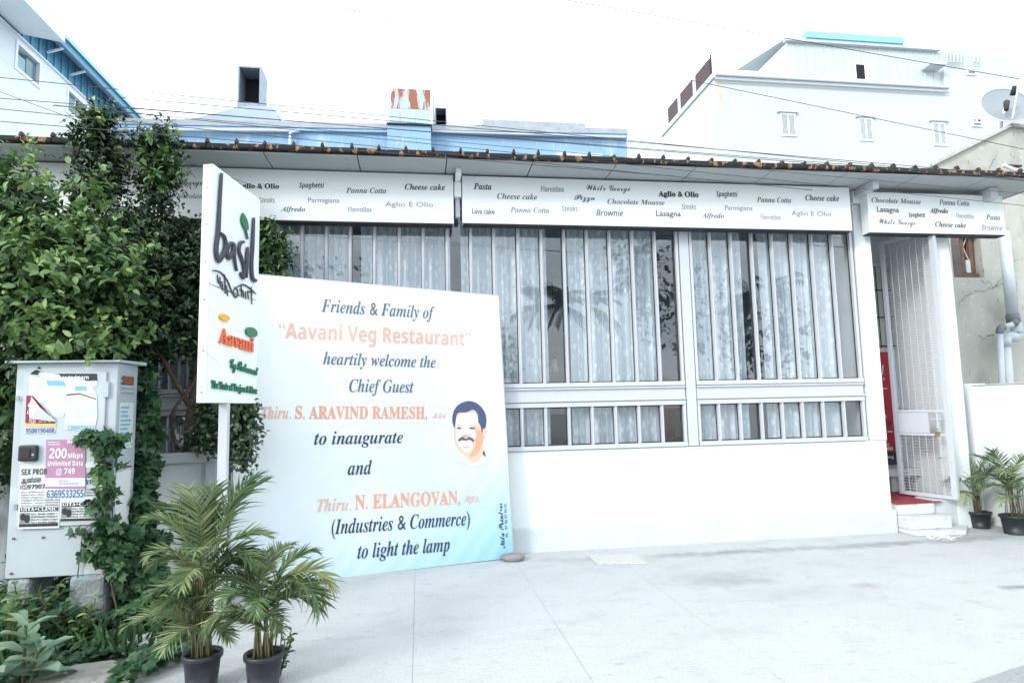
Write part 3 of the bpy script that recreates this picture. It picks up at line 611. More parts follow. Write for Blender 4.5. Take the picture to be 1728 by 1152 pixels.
def person():
    r = thing('person', 'person in a reddish checked shirt pointing, behind the lower window pane', 'person', (3.62, 8.75, .34))
    J = [((3.60, 8.78, 1.22), .13), ((3.60, 8.78, 1.42), .13), ((3.60, 8.77, 1.60), .14), ((3.60, 8.76, 1.70), .06), ((3.61, 8.74, 1.80), .055), ((3.62, 8.73, 1.90), .095), ((3.62, 8.74, 1.99), .07),
         ((3.50, 8.78, 1.18), .10), ((3.49, 8.77, .80), .065), ((3.48, 8.80, .42), .045), ((3.48, 8.70, .37), .035),
         ((3.70, 8.78, 1.18), .10), ((3.71, 8.76, .80), .065), ((3.72, 8.80, .42), .045), ((3.72, 8.70, .37), .035),
         ((3.43, 8.78, 1.63), .055), ((3.38, 8.74, 1.38), .045), ((3.44, 8.60, 1.20), .035), ((3.50, 8.52, 1.20), .03),
         ((3.77, 8.76, 1.63), .055), ((3.90, 8.66, 1.55), .045), ((4.05, 8.56, 1.66), .033), ((4.12, 8.53, 1.70), .028)]
    E_ = [(0, 1), (1, 2), (2, 3), (3, 4), (4, 5), (5, 6), (0, 7), (7, 8), (8, 9), (9, 10), (0, 11), (11, 12), (12, 13), (13, 14), (2, 15), (15, 16), (16, 17), (17, 18), (2, 19), (19, 20), (20, 21), (21, 22)]
    def skin(name, js, es, m, root_i=0, sub=2):
        me = bpy.data.meshes.new(name); me.from_pydata([tuple(Vector(j[0])-wloc(r)) for j in js], es, []); me.materials.append(m)
        o = link(name, me, r); sk = o.modifiers.new('skin', 'SKIN'); sk.use_smooth_shade = True
        for v, j in zip(me.skin_vertices[0].data, js): v.radius = (j[1], j[1])
        me.skin_vertices[0].data[root_i].use_root = True
        ss = o.modifiers.new('sub', 'SUBSURF'); ss.levels = sub; ss.render_levels = sub; return o
    skin_m = mat('brown_skin', (.22, .11, .07), .55); cloth = mat('checked_shirt', (.32, .07, .05), .85, stains=[(22, .52, .54, (.10, .05, .06), .9, (1, 1, 1))])
    skin('body', J, E_, skin_m)
    Jt = [((3.60, 8.78, 1.12), .15), ((3.60, 8.78, 1.42), .145), ((3.60, 8.77, 1.61), .155), ((3.43, 8.78, 1.63), .07), ((3.39, 8.75, 1.44), .062), ((3.77, 8.76, 1.63), .07), ((3.88, 8.68, 1.56), .062)]
    skin('shirt', Jt, [(0, 1), (1, 2), (2, 3), (3, 4), (2, 5), (5, 6)], cloth)
    Jl = [((3.60, 8.78, 1.14), .14), ((3.50, 8.78, 1.05), .11), ((3.49, 8.77, .80), .085), ((3.48, 8.80, .45), .07), ((3.70, 8.78, 1.05), .11), ((3.71, 8.76, .80), .085), ((3.72, 8.80, .45), .07)]
    skin('trousers', Jl, [(0, 1), (1, 2), (2, 3), (0, 4), (4, 5), (5, 6)], mat('dark_trousers', (.03, .03, .04), .8))
    skin('hair', [((3.62, 8.76, 1.95), .10), ((3.62, 8.77, 2.02), .075)], [(0, 1)], mat('black_hair', (.01, .01, .01), .5))
    for k_, (dx, dz, L) in enumerate(((.0, .03, .10), (.01, .015, .085), (.012, -.002, .075), (.01, -.02, .06), (-.03, .035, .05))):
        b0 = Vector((4.12, 8.53, 1.70+dz*.6)); e0 = b0+Vector((L*.8, -.02, dz+(.03 if k_ == 0 else -.01)))
        MB().tube([b0, (b0+e0)/2, e0], [.011, .010, .007], 7).build('finger', skin_m, r, smooth=True)
person()
bpy.data.objects['person'].location.x -= .17
tb = thing('table', 'dark table standing inside behind the lower window pane', 'table', (4.25, 9.3, .34))
box('table_top', mat('dark_wood', (.05, .03, .03), .4), tb, 3.95, 9.0, 1.08, 4.6, 9.6, 1.12)
for a, b in ((4.0, 9.05), (4.55, 9.05), (4.0, 9.55), (4.55, 9.55)): box('leg', MATS['dark_wood'], tb, a-.02, b-.02, .341, a+.02, b+.02, 1.079)

# ================================================================== GATE, PADLOCK, RED POSTER
def gate():
    a = Vector((6.33, 7.85, 0)); b = Vector((6.53, 7.14, 0)); d = (b-a).normalized(); W = (b-a).length
    r = thing('mesh_gate', 'open white steel gate of fine wire mesh at the entrance', 'gate', (a.x, a.y, .36))
    z0, z1 = .375, 3.78
    P = lambda t, z: a+d*t+Vector((0, 0, z))
    def bar(n, p, q, w, h, m=FRAME): MB().bar(p, q, w, h, up=(0, 0, 1) if abs((q-p).z) < .1 else tuple(d)).build(n, m, r, bevel=.003)
    bar('stile', P(.02, z0), P(.02, z1), .05, .05); bar('stile', P(W-.03, z0), P(W-.03, z1), .05, .07)
    bar('rail', P(.048, z0+.02), P(W-.068, z0+.02), .04, .045); bar('rail', P(.048, z1-.02), P(W-.068, z1-.02), .04, .045)
    bar('rail', P(.048, 1.16), P(W-.068, 1.16), .04, .03); bar('rail', P(.048, 1.46), P(W-.068, 1.46), .04, .03)
    nn = d.cross(Vector((0, 0, 1)))
    q0 = P(.05, 1.18); MB().slab([P(.05, 1.18)+nn*.012, P(W*.62, 1.18)+nn*.012, P(W*.62, 1.44)+nn*.012, P(.05, 1.44)+nn*.012], nn*(-.02)).build('lock_plate', FRAME, r)
    MB().bar(P(W*.62+.03, 1.36), P(W-.068, 1.36), .014, .014).build('bolt', FRAME, r)
    MB().bar(P(W-.16, 1.19), P(W-.16, 1.44), .05, .02, up=tuple(d)).build('hasp', FRAME, r)
    for zz0, zz1 in ((z0+.045, 1.14), (1.48, z1-.045)):
        n = int((zz1-zz0)/.036)
        for i in range(1, n): 
            z = zz0+(zz1-zz0)*i/n; MB().bar(P(.046, z), P(W-.066, z), .0055, .0055).build('mesh_wire', FRAME, r)
        for i in range(1, 7):
            t = .045+(W-.11)*i/7; MB().bar(P(t, zz0-.02)+nn*.006, P(t, zz1+.02)+nn*.006, .005, .005, up=tuple(d)).build('mesh_wire', FRAME, r)
    pk = thing('padlock', 'small brass padlock hanging on the bolt of the mesh gate', 'padlock', tuple(P(W-.16, 1.24)+nn*(-.04)))
    c = P(W-.16, 1.235)+nn*(-.03)*-1
    c = P(W-.16, 1.20)-nn*.035 if (P(W-.16, 1.2)-nn*.035-CAMP).length < (P(W-.16, 1.2)+nn*.035-CAMP).length else P(W-.16, 1.20)+nn*.035
    MB().box(c.x-.03, c.y-.014, c.z-.055, c.x+.03, c.y+.014, c.z).build('lock_body', BRASS, pk, bevel=.006)
    MB().tube([(c.x+.02*math.cos(t), c.y, c.z+.01+.025*math.sin(t)) for t in [math.pi*i/10 for i in range(11)]], .005, 6).build('shackle', DUCT2, pk)
gate()
SR = surf((6.5, 8.97, .8), (1, 0, 0), (0, 0, 1))
rp_ = thing('red_poster', 'tall red restaurant poster on the porch wall behind the gate', 'poster', (6.40, 8.36, .7))
MB().box(6.13, 8.325, .70, 6.69, 8.337, 2.30).build('sheet', REDP, rp_)
MB().box(6.13, 8.321, .70, 6.69, 8.3245, .88).build('footer_band', DARKP, rp_)
SR = surf((6.70, 8.944, .62), (1, 0, 0), (0, 0, 1))
def rtext(s, st_, x0, x1, z, h, m):
    V, Fq = text_geo(s, st_); mb = MB(); xa, xb = V[:, 0].min(), V[:, 0].max()
    for x, y, zz in V: mb.v.append(Vector((x0-.56+(x-xa)/(xb-xa)*(x1-x0), 8.319, z*.95+.09+y*h/.7)))
    mb.f = list(Fq); mb.build('lettering', m, rp_)
rtext('basil', 'sital', 6.84, 7.16, 1.98, .13, WHITEP); rtext('RESTRO', 'plain', 6.88, 7.16, 1.90, .04, WHITEP)
rtext('Relish', 'sbold', 6.78, 7.09, 1.58, .09, WHITEP); rtext('Live', 'sbold', 6.85, 7.15, 1.44, .10, DARKP); rtext('the most', 'sbold', 6.82, 7.14, 1.34, .045, WHITEP)
rtext('hearty', 'sbold', 6.8, 7.22, 1.23, .07, DARKP); rtext('in!', 'sbold', 6.95, 7.09, 1.10, .10, WHITEP)
rtext('Live the', 'plain', 6.84, 7.12, .99, .05, WHITEP); rtext('Love at', 'plain', 6.84, 7.15, .925, .05, WHITEP); rtext('with a Twist', 'sbold', 6.8, 7.2, .86, .05, WHITEP); rtext('Non-veg', 'plain', 6.95, 7.2, .74, .05, WHITEP)
MB().box(6.30, 8.3205, 1.77, 6.63, 8.322, 1.78).build('rule_line', WHITEP, rp_); MB().box(6.58, 8.3205, 1.16, 6.66, 8.322, 1.17).build('rule_line', WHITEP, rp_)

# ================================================================== BIG WELCOME BANNER
def banner():
    BL = Vector((-1.76, 6.43, 0)); BR = Vector((1.0, 7.05, 0)); up = Vector((0, 0, 1))
    ex = (BR-BL).normalized(); nb = ex.cross(up); ey = (up*2.95-nb*.17)
    S = surf(BL, ex, ey); S['n'] = ex.cross(S['ey'])
    r = thing('welcome_banner', 'huge white printed welcome banner leaning against the restaurant windows', 'banner', tuple((BL+BR)/2))
    cs_ = [hit(S, q) for q in ((385, 996), (866, 940.5), (840.5, 500), (408, 462))]
    (u0, v0), (u1, v1), (u2, v2), (u3, v3) = cs_
    mb = MB(); mb.uv = []; n = 14
    for j in range(n+1):
        for i in range(n+1):
            s_, t_ = i/n, j/n; u = (u0*(1-s_)+u1*s_)*(1-t_)+(u3*(1-s_)+u2*s_)*t_; v = (v0*(1-s_)+v1*s_)*(1-t_)+(v3*(1-s_)+v2*s_)*t_
            mb.v.append(at(S, u, v, .0015*math.sin(s_*19+t_*3)*math.sin(t_*9))); mb.uv.append((s_, t_))
    for j in range(n):
        for i in range(n): a = j*(n+1)+i; mb.f.append((a, a+1, a+n+2, a+n+1))
    mb.build('printed_sheet', FLEX, r, smooth=True)
    C4 = [at(S, *q, -.006) for q in cs_]
    for i in range(4):
        a, b = C4[i], C4[(i+1) % 4]; MB().bar(a-S['n']*.02, b-S['n']*.02, .034, .03, up=tuple(S['n'])).build('frame_bar', FRAME if i != 0 else DARKJ, r)
    T = lambda s, stl, a, b, cap, m, **k_: text(r, S, s, stl, a, b, cap, m, off=.005, **k_)
    T('Friends & Family of', 'bital', (542, 526), (733, 538), 22, SLATE)
    T('“Aavani Veg Restaurant”', 'sbold', (470, 570), (794, 583.5), 25, PEACH2)
    T('heartily welcome the', 'bital', (545, 614.5), (735, 620.5), 21, SLATE)
    T('Chief Guest', 'bital', (589, 661), (698, 662.5), 22, SLATE)
    T('Thiru.', 'bital', (441, 706.5), (491, 706), 21, PEACH2)
    T('S. ARAVIND RAMESH,', 'bserif', (498, 706), (721, 706), 21, PEACH, fat=.010)
    T('MLA', 'bscript', (729, 706), (753.6, 706), 12, PEACH2)
    T('to inaugurate', 'bital', (530, 750), (680, 747), 22, NAVY)
    T('and', 'bital', (586.6, 801), (627.5, 799.5), 24, NAVY)
    T('Thiru.', 'bital', (535, 863), (592.6, 860.5), 21, PEACH2)
    T('N. ELANGOVAN,', 'bserif', (598.6, 858.8), (776.6, 849.5), 23, PEACH, fat=.010)
    T('RJD,', 'bscript', (783.5, 847), (809, 845.3), 12, PEACH2)
    T('(Industries & Commerce)', 'bital', (559.4, 901), (792.8, 885), 24, NAVY)
    T('to light the lamp', 'bital', (603, 942), (759, 929), 24, NAVY)
    T('Nila Printers', 'bscript', (852, 924), (847, 848), 9, NAVY, fat=.015)
    T('Ph : 97 90 97 94 05', 'plain', (857.5, 905), (854.5, 849), 5, NAVY)
    # small portrait of a smiling man with a moustache, printed in flat tones
    z6 = lambda x, y: (740+x/8.23, 660+y/8.23)
    def pp(pts, m, off, name='portrait_print', k=4):
        uv = [Vector(hit(S, z6(*q))) for q in pts]; uv = smooth_line(uv+[uv[0]], k)[:-1]; MB().quad(*[at(S, q.x, q.y, off) for q in uv]).build(name, m, r)
    skinp = mat('portrait_skin', (.80, .55, .42), .5); light = mat('portrait_light', (.82, .80, .76), .5); shade = mat('portrait_tan', (.74, .38, .24), .5); hair = mat('portrait_hair', (.06, .085, .17), .5)
    ln = mat('portrait_line', (.12, .11, .17), .5); shirt = mat('portrait_shirt', (.66, .75, .80), .5)
    pp([(300, 860), (240, 960), (330, 1010), (480, 1040), (640, 1020), (680, 900), (600, 760), (450, 800)], shirt, .0045)
    pp([(330, 850), (400, 940), (470, 990), (560, 960), (610, 860), (620, 740), (450, 760)], skinp, .0052)
    pp([(430, 1000), (460, 1012), (500, 1015), (470, 985), (400, 935), (395, 960)], WHITEP, .0048); pp([(590, 735), (620, 800), (655, 890), (640, 900), (600, 850)], hair, .0050)
    pp([(235, 330), (225, 480), (215, 600), (235, 720), (290, 820), (360, 885), (440, 905), (520, 880), (580, 800), (620, 680), (650, 600), (655, 520), (620, 490), (590, 330), (450, 240), (320, 260)], skinp, .006)
    pp([(520, 520), (585, 540), (640, 520), (655, 560), (620, 680), (575, 800), (520, 880), (430, 900), (500, 780), (510, 650)], shade, .0068)
    pp([(250, 350), (380, 300), (520, 330), (540, 460), (480, 470), (500, 560), (520, 620), (470, 720), (470, 800), (390, 850), (320, 790), (250, 700), (240, 600), (260, 560), (235, 470)], light, .0074)
    pp([(215, 510), (190, 400), (205, 290), (270, 190), (400, 135), (520, 160), (610, 240), (660, 360), (650, 500), (605, 575), (580, 480), (550, 420), (540, 320), (480, 255), (390, 290), (270, 300), (240, 380), (230, 460)], hair, .008)
    pp([(262, 680), (290, 650), (330, 630), (380, 655), (430, 630), (490, 670), (480, 705), (430, 675), (380, 685), (320, 680), (290, 695)], ln, .0085)
    pp([(310, 690), (380, 690), (460, 690), (440, 735), (390, 755), (335, 740)], WHITEP, .0083)
    pp([(330, 755), (390, 770), (440, 750), (400, 785), (350, 780)], shade, .0083)
    pp([(245, 510), (280, 495), (320, 510), (285, 528)], ln, .0085); pp([(410, 510), (455, 495), (515, 515), (460, 528)], ln, .0085)
    pp([(235, 480), (280, 462), (335, 490), (285, 478)], shade, .0085); pp([(395, 490), (450, 462), (520, 488), (455, 478)], shade, .0085)
    pp([(310, 625), (350, 605), (400, 600), (425, 625), (380, 645), (340, 640)], shade, .0084)
    pp([(610, 530), (650, 510), (660, 560), (635, 620), (615, 640)], skinp, .0086)
banner()
stn = MB().lathe([(0, 0), (.10, 0), (.125, .02), (.13, .045), (.115, .065), (.05, .075), (0, .075)], tuple(on_z(866, 945)), 18)
for v in stn.v: v.x += random.uniform(-.006, .006); v.z += random.uniform(-.003, .003)
stn = stn.build('stone', STONE, smooth=True); stn.scale = (1, .75, .95); tag(stn, 'flat round grey stone at the foot of the banner', 'stone')

# ================================================================== POLE SIGN
def pole_sign():
    A = Vector((-1.605, 5.20, 0)); Bp = Vector((-1.428, 5.97, 0)); ex = (Bp-A).normalized(); nn = ex.cross(Vector((0, 0, 1))); th = .085
    r = thing('pole_sign', 'tall narrow white restaurant sign on a white post', 'sign', (-1.56, 5.6, 0))
    zt, zb, zm = 3.59, 1.70, 2.62
    def slab(n, z0, z1, m, over=0):
        MB().slab([A+Vector((0, 0, z0)), Bp+Vector((0, 0, z0)), Bp+Vector((0, 0, z1-.03)), A+Vector((0, 0, z1))], nn*(-th)).build(n, m, r, bevel=.004)
    slab('upper_panel', zm+.002, zt, SIGNW); slab('lower_panel', zb, zm-.002, SIGNW)
    MB().slab([A-ex*.006-nn*.006+Vector((0, 0, zb+.01)), A-ex*.006-nn*(th-.01)+Vector((0, 0, zb+.01)), A-ex*.006-nn*(th-.01)+Vector((0, 0, zt-.01)), A-ex*.006-nn*.006+Vector((0, 0, zt-.01))], ex*.004).build('side_panel', SIGNS, r)
    for z in (1.78, 2.1, 2.5, 2.8, 3.1, 3.4): MB().tube([A-ex*.007-nn*.04+Vector((0, 0, z)), A-ex*.012-nn*.04+Vector((0, 0, z))], .008, 8).build('bolt', DUCT2, r)
    c = A+(Bp-A)*.42-nn*.04
    MB().box(c.x-.035, c.y-.035, 0, c.x+.035, c.y+.035, zb-.002).build('post', FRAME, r, bevel=.004)
    S = surf(A, ex, (0, 0, 1)); S['n'] = ex.cross(S['ey'])
    z5 = lambda x, y: (330+x/2.615, 270+y/2.615)
    def sk(pts, rr, m=CHAR, **k_): stroke(r, S, [z5(*q) for q in pts], rr*.62, m, **k_)
    sk([(107, 60), (99, 190), (93, 310), (84, 390), (90, 438), (106, 432), (124, 392), (122, 345), (104, 325)], .042)
    sk([(160, 368), (143, 372), (131, 405), (140, 432), (158, 405), (162, 372), (164, 430), (174, 490)], .036)
    sk([(206, 362), (190, 368), (184, 400), (196, 435), (207, 475), (203, 520), (190, 498)], .034)
    sk([(222, 385), (219, 450), (217, 520)], .034)
    sk([(250, 256), (245, 370), (240, 460), (245, 522), (260, 532)], .042)
    sk([(213, 305), (218, 330), (222, 350)], .018, GREENL)
    lf = smooth_line([hit(S, z5(*q)) for q in ((202, 234), (195, 262), (203, 292), (215, 310), (226, 305), (222, 272), (213, 250), (202, 234))], 4)
    MB().slab([at(S, q.x, q.y, .002) for q in lf[:-1]], S['n']*.018).build('leaf_emblem', GREENL, r)
    sk([(72, 487), (105, 495), (135, 530), (158, 585), (175, 605), (183, 585), (172, 562), (160, 590)], .014, depth=.005)
    sk([(180, 560), (205, 550), (235, 565), (263, 592)], .012, depth=.005)
    for q in ([(92, 505), (96, 545)], [(103, 515), (105, 560)], [(112, 535), (116, 578)], [(124, 505), (127, 590)], [(133, 560), (138, 600)], [(128, 560), (134, 555)], [(197, 548), (200, 602)], [(206, 575), (208, 606)], [(216, 580), (217, 612)], [(226, 578), (229, 612)], [(226, 578), (234, 583)], [(243, 560), (244, 637)], [(234, 580), (250, 585)], [(190, 572), (204, 575)]): sk(q, .013, k=2, depth=.005)
    P_ = lambda x, y: z5(x, y)
    gl = ell(S, P_(118, 790), .27, .19); MB().quad(*[at(S, *q, .002) for q in gl]).build('pale_disc', GLOW, r)
    text(r, S, 'Aavani', 'bserif', P_(97, 803), P_(248, 847), 0, ORANGEL, ext=.009, hm=.118, fat=.012, off=.003)
    for (c_, ru, rv, m) in ((P_(121, 695), .075, .026, YELL), (P_(241, 760), .10, .043, GREENL)):
        e = ell(S, c_, ru, rv); MB().slab([at(S, *q, .002) for q in e], S['n']*.018).build('disc', m, r)
    text(r, S, 'Veg Restaurant', 'bscript', P_(146, 915), P_(268, 950), 0, GREENL, ext=.007, hm=.085, fat=.012, off=.003)
    text(r, S, 'The Taste of Tanjore & More', 'bserif', P_(65, 1005), P_(266, 1032), 0, GREENL, ext=.006, hm=.062, fat=.008, off=.003)
pole_sign()

# ================================================================== FEEDER CABINET
def cabinet():
    Y = 5.40; x0, x1 = -3.05, -2.33; z0, z1 = .43, 2.03; yb = 5.76
    r = thing('service_cabinet', 'grey metal roadside service cabinet covered in torn posters', 'cabinet', ((x0+x1)/2, Y+.2, 0))
    box('body', CABM, r, x0, Y, z0, x1, yb, z1, bevel=.006)
    MB().hexa([(x0-.06, Y-.05, z1+.001), (x1+.03, Y-.05, z1+.001), (x1+.05, yb+.05, z1+.001), (x0-.06, yb+.05, z1+.001)], [(x0-.06, Y-.05, z1+.018), (x1+.03, Y-.05, z1+.018), (x1+.05, yb+.05, z1+.03), (x0-.06, yb+.05, z1+.03)]).build('roof', CABM, r, bevel=.004)
    box('door', CABD, r, x0+.06, Y-.018, .80, x1-.075, Y-.001, z1-.07, bevel=.004)
    S = surf((x0, Y-.019, 0), (1, 0, 0), (0, 0, 1))
    h = hit(S, (50, 764)); hx, hz = x0+h[0], h[1]
    MB().box(hx-.068, Y-.050, hz-.06, hx+.068, Y-.0195, hz+.06).build('handle', RUBBER, r, bevel=.014)
    MB().box(hx-.045, Y-.056, hz-.035, hx+.02, Y-.0505, hz+.035).build('handle_grip', DARKJ, r, bevel=.004)
    MB().tube([(hx+.042, Y-.049, hz-.012), (hx+.042, Y-.056, hz-.012)], .010, 10).build('keyhole', DUCT2, r)
    for px, py in ((31, 672), (27, 855)): q = hit(S, (px, py)); MB().box(x0+q[0]-.010, Y-.028, q[1]-.02, x0+q[0]+.012, Y-.0185, q[1]+.02).build('hinge', DUCT2, r)
    q = hit(S, (179, 657)); MB().box(x0+q[0]-.018, Y-.024, q[1]-.06, x0+q[0]+.018, Y-.0005, q[1]+.06).build('hinge_plate', CABM, r, bevel=.002)
    for px, py in ((21, 909), (71, 907), (123, 905), (173, 965), (17, 968), (173, 910)):
        q = hit(S, (px, py)); MB().tube([(x0+q[0], Y-.0005, q[1]), (x0+q[0], Y-.012, q[1])], .009, 8).build('rusty_bolt', RUST, r)
    box('leg', OLDC, r, x1-.27, Y-.03, 0, x1-.02, yb, z0-.002, bevel=.03); box('leg', OLDC, r, x0+.01, Y-.0, 0, x0+.17, yb, z0-.002, bevel=.03)
    zz = lambda x, y: (20+x/4.114, 620+y/4.114)        # zoomed poster picture -> photo
    def sheet(pts, m, off, name='poster', par=None): return poly(par or r, S, [zz(*q) for q in pts], m, name, off)
    def T(p, s, stl, a, b, cap, m, off=.006, **k_): return text(p, S, s, stl, zz(*a), zz(*b), cap/4.114, m, off=off, **k_)
    # black headline strip and torn remains
    k1 = sheet([(180, 42), (592, 42), (594, 92), (175, 90)], BLACKP, .0012); T(k1, 'Engineer to Learn', 'sbold', (230, 84), (535, 82), 28, WHITEP)
    torn = [(120, 60), (200, 35), (330, 48), (345, 70), (470, 60), (520, 95), (590, 90), (598, 120), (560, 140), (590, 180), (500, 200), (420, 185), (385, 215), (380, 300), (350, 345), (230, 340), (180, 260), (120, 190)]
    k2 = sheet(torn, PAPER, .002); k2['label'] = 'torn white paper remains'
    sheet([(240, 90), (360, 92), (380, 130), (250, 125)], CYANI, .0022, 'paper_strip'); sheet([(440, 130), (520, 128), (520, 160), (440, 162)], CYANI, .0027, 'paper_strip')
    # maroon poster
    k3 = sheet([(103, 193), (150, 196), (300, 372), (300, 388), (94, 384)], MAROON, .003)
    T(k3, '4', 'sbold', (112, 280), (140, 280), 45, WHITEP, .005); T(k3, 'Un', 'sbold', (108, 322), (150, 322), 22, WHITEP, .005); T(k3, '@ 500', 'sbold', (122, 376), (275, 378), 28, WHITEP, .005)
    sheet([(94, 386), (310, 390), (308, 410), (93, 406)], YELI, .0032, 'yellow_strip'); k4 = sheet([(93, 415), (308, 418), (298, 460), (90, 458)], PAPER2, .003)
    T(k4, '9500190408', 'sbold', (97, 455), (296, 453), 34, BLUEI)
    # curled flap
    cl = MB(); q = [at(S, *hit(S, zz(*p)), o_) for p, o_ in (((138, 200), .004), ((215, 270), .05), ((315, 376), .008), ((150, 352), .05), ((136, 290), .035))]; cl.quad(q[0], q[1], q[3], q[4]); cl.quad(q[1], q[2], q[3]); cl.build('curled_flap', PAPER2, r)
    # pale cyan poster
    k5 = sheet([(378, 190), (470, 178), (590, 185), (596, 330), (575, 440), (365, 432)], mat('faded_poster', (.60, .70, .76), .8, stains=[(9, .55, .68, (.74, .78, .80), .8, None)]), .0034)
    T(k5, '200 Mbps', 'sbold', (395, 262), (585, 262), 38, WHITEP); T(k5, 'Unlimited Data', 'sbold', (390, 295), (585, 295), 20, WHITEP); T(k5, '@ 749', 'sbold', (430, 335), (540, 335), 26, WHITEP); T(k5, '7200450113', 'sbold', (385, 432), (572, 430), 30, CYANI)
    sheet([(380, 186), (470, 176), (585, 214), (585, 222), (470, 186), (382, 196)], RUST, .0048, 'torn_edge')
    # newsprint notices
    k6 = sheet([(60, 680), (240, 680), (330, 900), (330, 1112), (40, 1120), (48, 900)], PAPER2, .003)
    T(k6, 'SEX PROB', 'sbold', (68, 745), (245, 740), 40, BLACKP); T(k6, 'ஆண்மை', 'plain', (68, 800), (205, 792), 36, BLACKP, fat=.02)
    sheet([(60, 815), (110, 815), (110, 843), (60, 843)], BLACKP, .0042, 'black_strip', k6); T(k6, 'Cell', 'sbold', (64, 838), (105, 838), 18, WHITEP, .007); T(k6, '97907', 'sbold', (112, 842), (232, 838), 30, BLACKP)
    tam = ['நரம்பு தளர்ச்சி குறைவு', 'சர்க்கரை நோய் மூலம்', 'விந்து முந்துதல்', 'குழந்தை இன்மை', 'தோல் நோய் ஆலோசனை', 'நம்பிக்கையான சிகிச்சை']
    for i, s in enumerate(tam): T(k6, s, 'plain', (66, 868+i*19), (225, 866+i*19), 10, BLACKP)
    for i, s in enumerate(('PILES SMALL SIZE', 'CONSULTATION', 'SKIN PROBLEMS')): T(k6, s, 'sbold', (232, 922+i*17), (325, 921+i*17), 9, BLACKP)
    sheet([(60, 970), (325, 962), (325, 994), (58, 1000)], BLACKP, .0042, 'black_strip', k6); T(k6, 'GITA+CLINIC', 'bserif', (66, 993), (318, 987), 22, WHITEP, .007, fat=.01)
    sheet([(52, 1085), (322, 1076), (322, 1098), (50, 1106)], BLACKP, .0042, 'black_strip', k6)
    def pic(x, y, p):
        sheet([(x, y), (x+72, y-2), (x+72, y+72), (x-2, y+76)], mat('halftone_grey', (.25, .26, .27), .8), .0042, 'small_picture', p)
        e = ell(S, zz(x+24, y+28), .020, .026, 12); MB().quad(*[at(S, *q_, .0052) for q_ in e]).build('small_picture', BLACKP, p)
        e = ell(S, zz(x+52, y+40), .020, .030, 12); MB().quad(*[at(S, *q_, .005) for q_ in e]).build('small_picture', BLACKP, p)
    pic(56, 1008, k6)
    for i, s in enumerate(('NO.2, NEHRU STREET, T', 'KARAPAKKAM CHENNAI-97', 'Mon-Fri 4.30pm to 9pm', 'Sat & Sunday Holiday')): T(k6, s, 'sbold', (134, 1022+i*19), (320, 1018+i*19), 12, BLACKP)
    k7 = sheet([(335, 905), (610, 890), (615, 700), (500, 690), (520, 655), (628, 650), (625, 1066), (333, 1070)], PAPER2, .0026)
    sheet([(348, 936), (608, 932), (608, 960), (348, 966)], BLACKP, .0042, 'black_strip', k7); T(k7, 'GITA+CLINIC', 'bserif', (354, 958), (602, 954), 20, WHITEP, .007, fat=.01)
    sheet([(338, 1048), (605, 1042), (605, 1060), (336, 1066)], BLACKP, .0042, 'black_strip', k7); pic(345, 968, k7)
    for i, s in enumerate(('NO.2, NEHRU STREET', 'KARAPAKKAM', 'Mon-Fri 4.30pm', 'Sat & Sunday')): T(k7, s, 'sbold', (422, 984+i*18), (590, 981+i*18), 11, BLACKP)
    T(k7, '51913', 'sbold', (512, 808), (625, 806), 30, BLACKP); T(k7, 'மை', 'plain', (520, 760), (610, 758), 34, BLACKP, fat=.02)
    for i, s in enumerate(('CONSULT', 'PILES SMALL', 'SKIN AND')): T(k7, s, 'sbold', (515, 850+i*20), (608, 849+i*20), 9, BLACKP)
    # mauve poster
    k8 = sheet([(242, 500), (512, 500), (512, 840), (232, 838)], MAUVE, .0046); T(k8, '200', 'sbold', (260, 628), (382, 628), 66, WHITEP, .0072); T(k8, 'Mbps', 'sbold', (392, 628), (496, 625), 34, WHITEP, .0072)
    T(k8, 'Unlimited Data', 'sbold', (252, 682), (496, 679), 32, WHITEP, .0072); T(k8, '@ 749', 'sbold', (308, 738), (440, 736), 38, WHITEP, .0072); T(k8, 'POWERED BY', 'sbold', (252, 522), (335, 522), 9, WHITEP, .0072); T(k8, 'TECHNOLOGY', 'sbold', (252, 538), (340, 538), 9, WHITEP, .0072); T(k8, 'Aerti', 'sbold', (386, 526), (470, 524), 24, WHITEP, .0072)
    sheet([(237, 765), (512, 765), (512, 822), (233, 825)], mat('pale_mauve', (.66, .66, .76), .7), .0058, 'pale_strip', k8); T(k8, 'FREE TO USE', 'plain', (330, 790), (395, 790), 9, BLUEI, .0072); T(k8, 'DUAL BAND WIFI ROUTER', 'plain', (330, 808), (465, 808), 9, BLUEI, .0072)
    k9 = sheet([(232, 841), (508, 841), (502, 905), (230, 912)], PAPER2, .0048); T(k9, '6369533255', 'sbold', (243, 904), (498, 898), 52, mat('deep_blue_ink', (.05, .17, .36), .6), .0072)
    # side face stickers
    S2 = surf((x1+.001, Y, 0), (0, 1, 0), (0, 0, 1)); S2['n'] = Vector((1, 0, 0))
    def side(y0, y1, za, zb_, m, off, name): return MB().quad(*[(x1+off, Y+a, b) for a, b in ((y0, za), (y1, za), (y1, zb_), (y0, zb_))]).build(name, m, r)
    side(.05, .30, 1.36, 1.72, PAPER, .002, 'poster'); side(.04, .30, .72, 1.18, mat('white_smear', (.72, .75, .76), .8), .002, 'poster')
    for i in range(9): side(.07, .07+random.uniform(.12, .2), 1.40+i*.034, 1.418+i*.034, CYANI, .003, 'print_line')
    for z in (1.80, 1.84, 1.88): MB().box(x1+.001, Y+.05, z, x1+.012, Y+.30, z+.018).build('vent_louvre', CABM, r)
    side(.06, .26, 1.86, 1.93, RUST, .013, 'rust_patch'); side(.03, .3, 1.20, 1.215, RUST, .003, 'rust_patch')
cabinet()

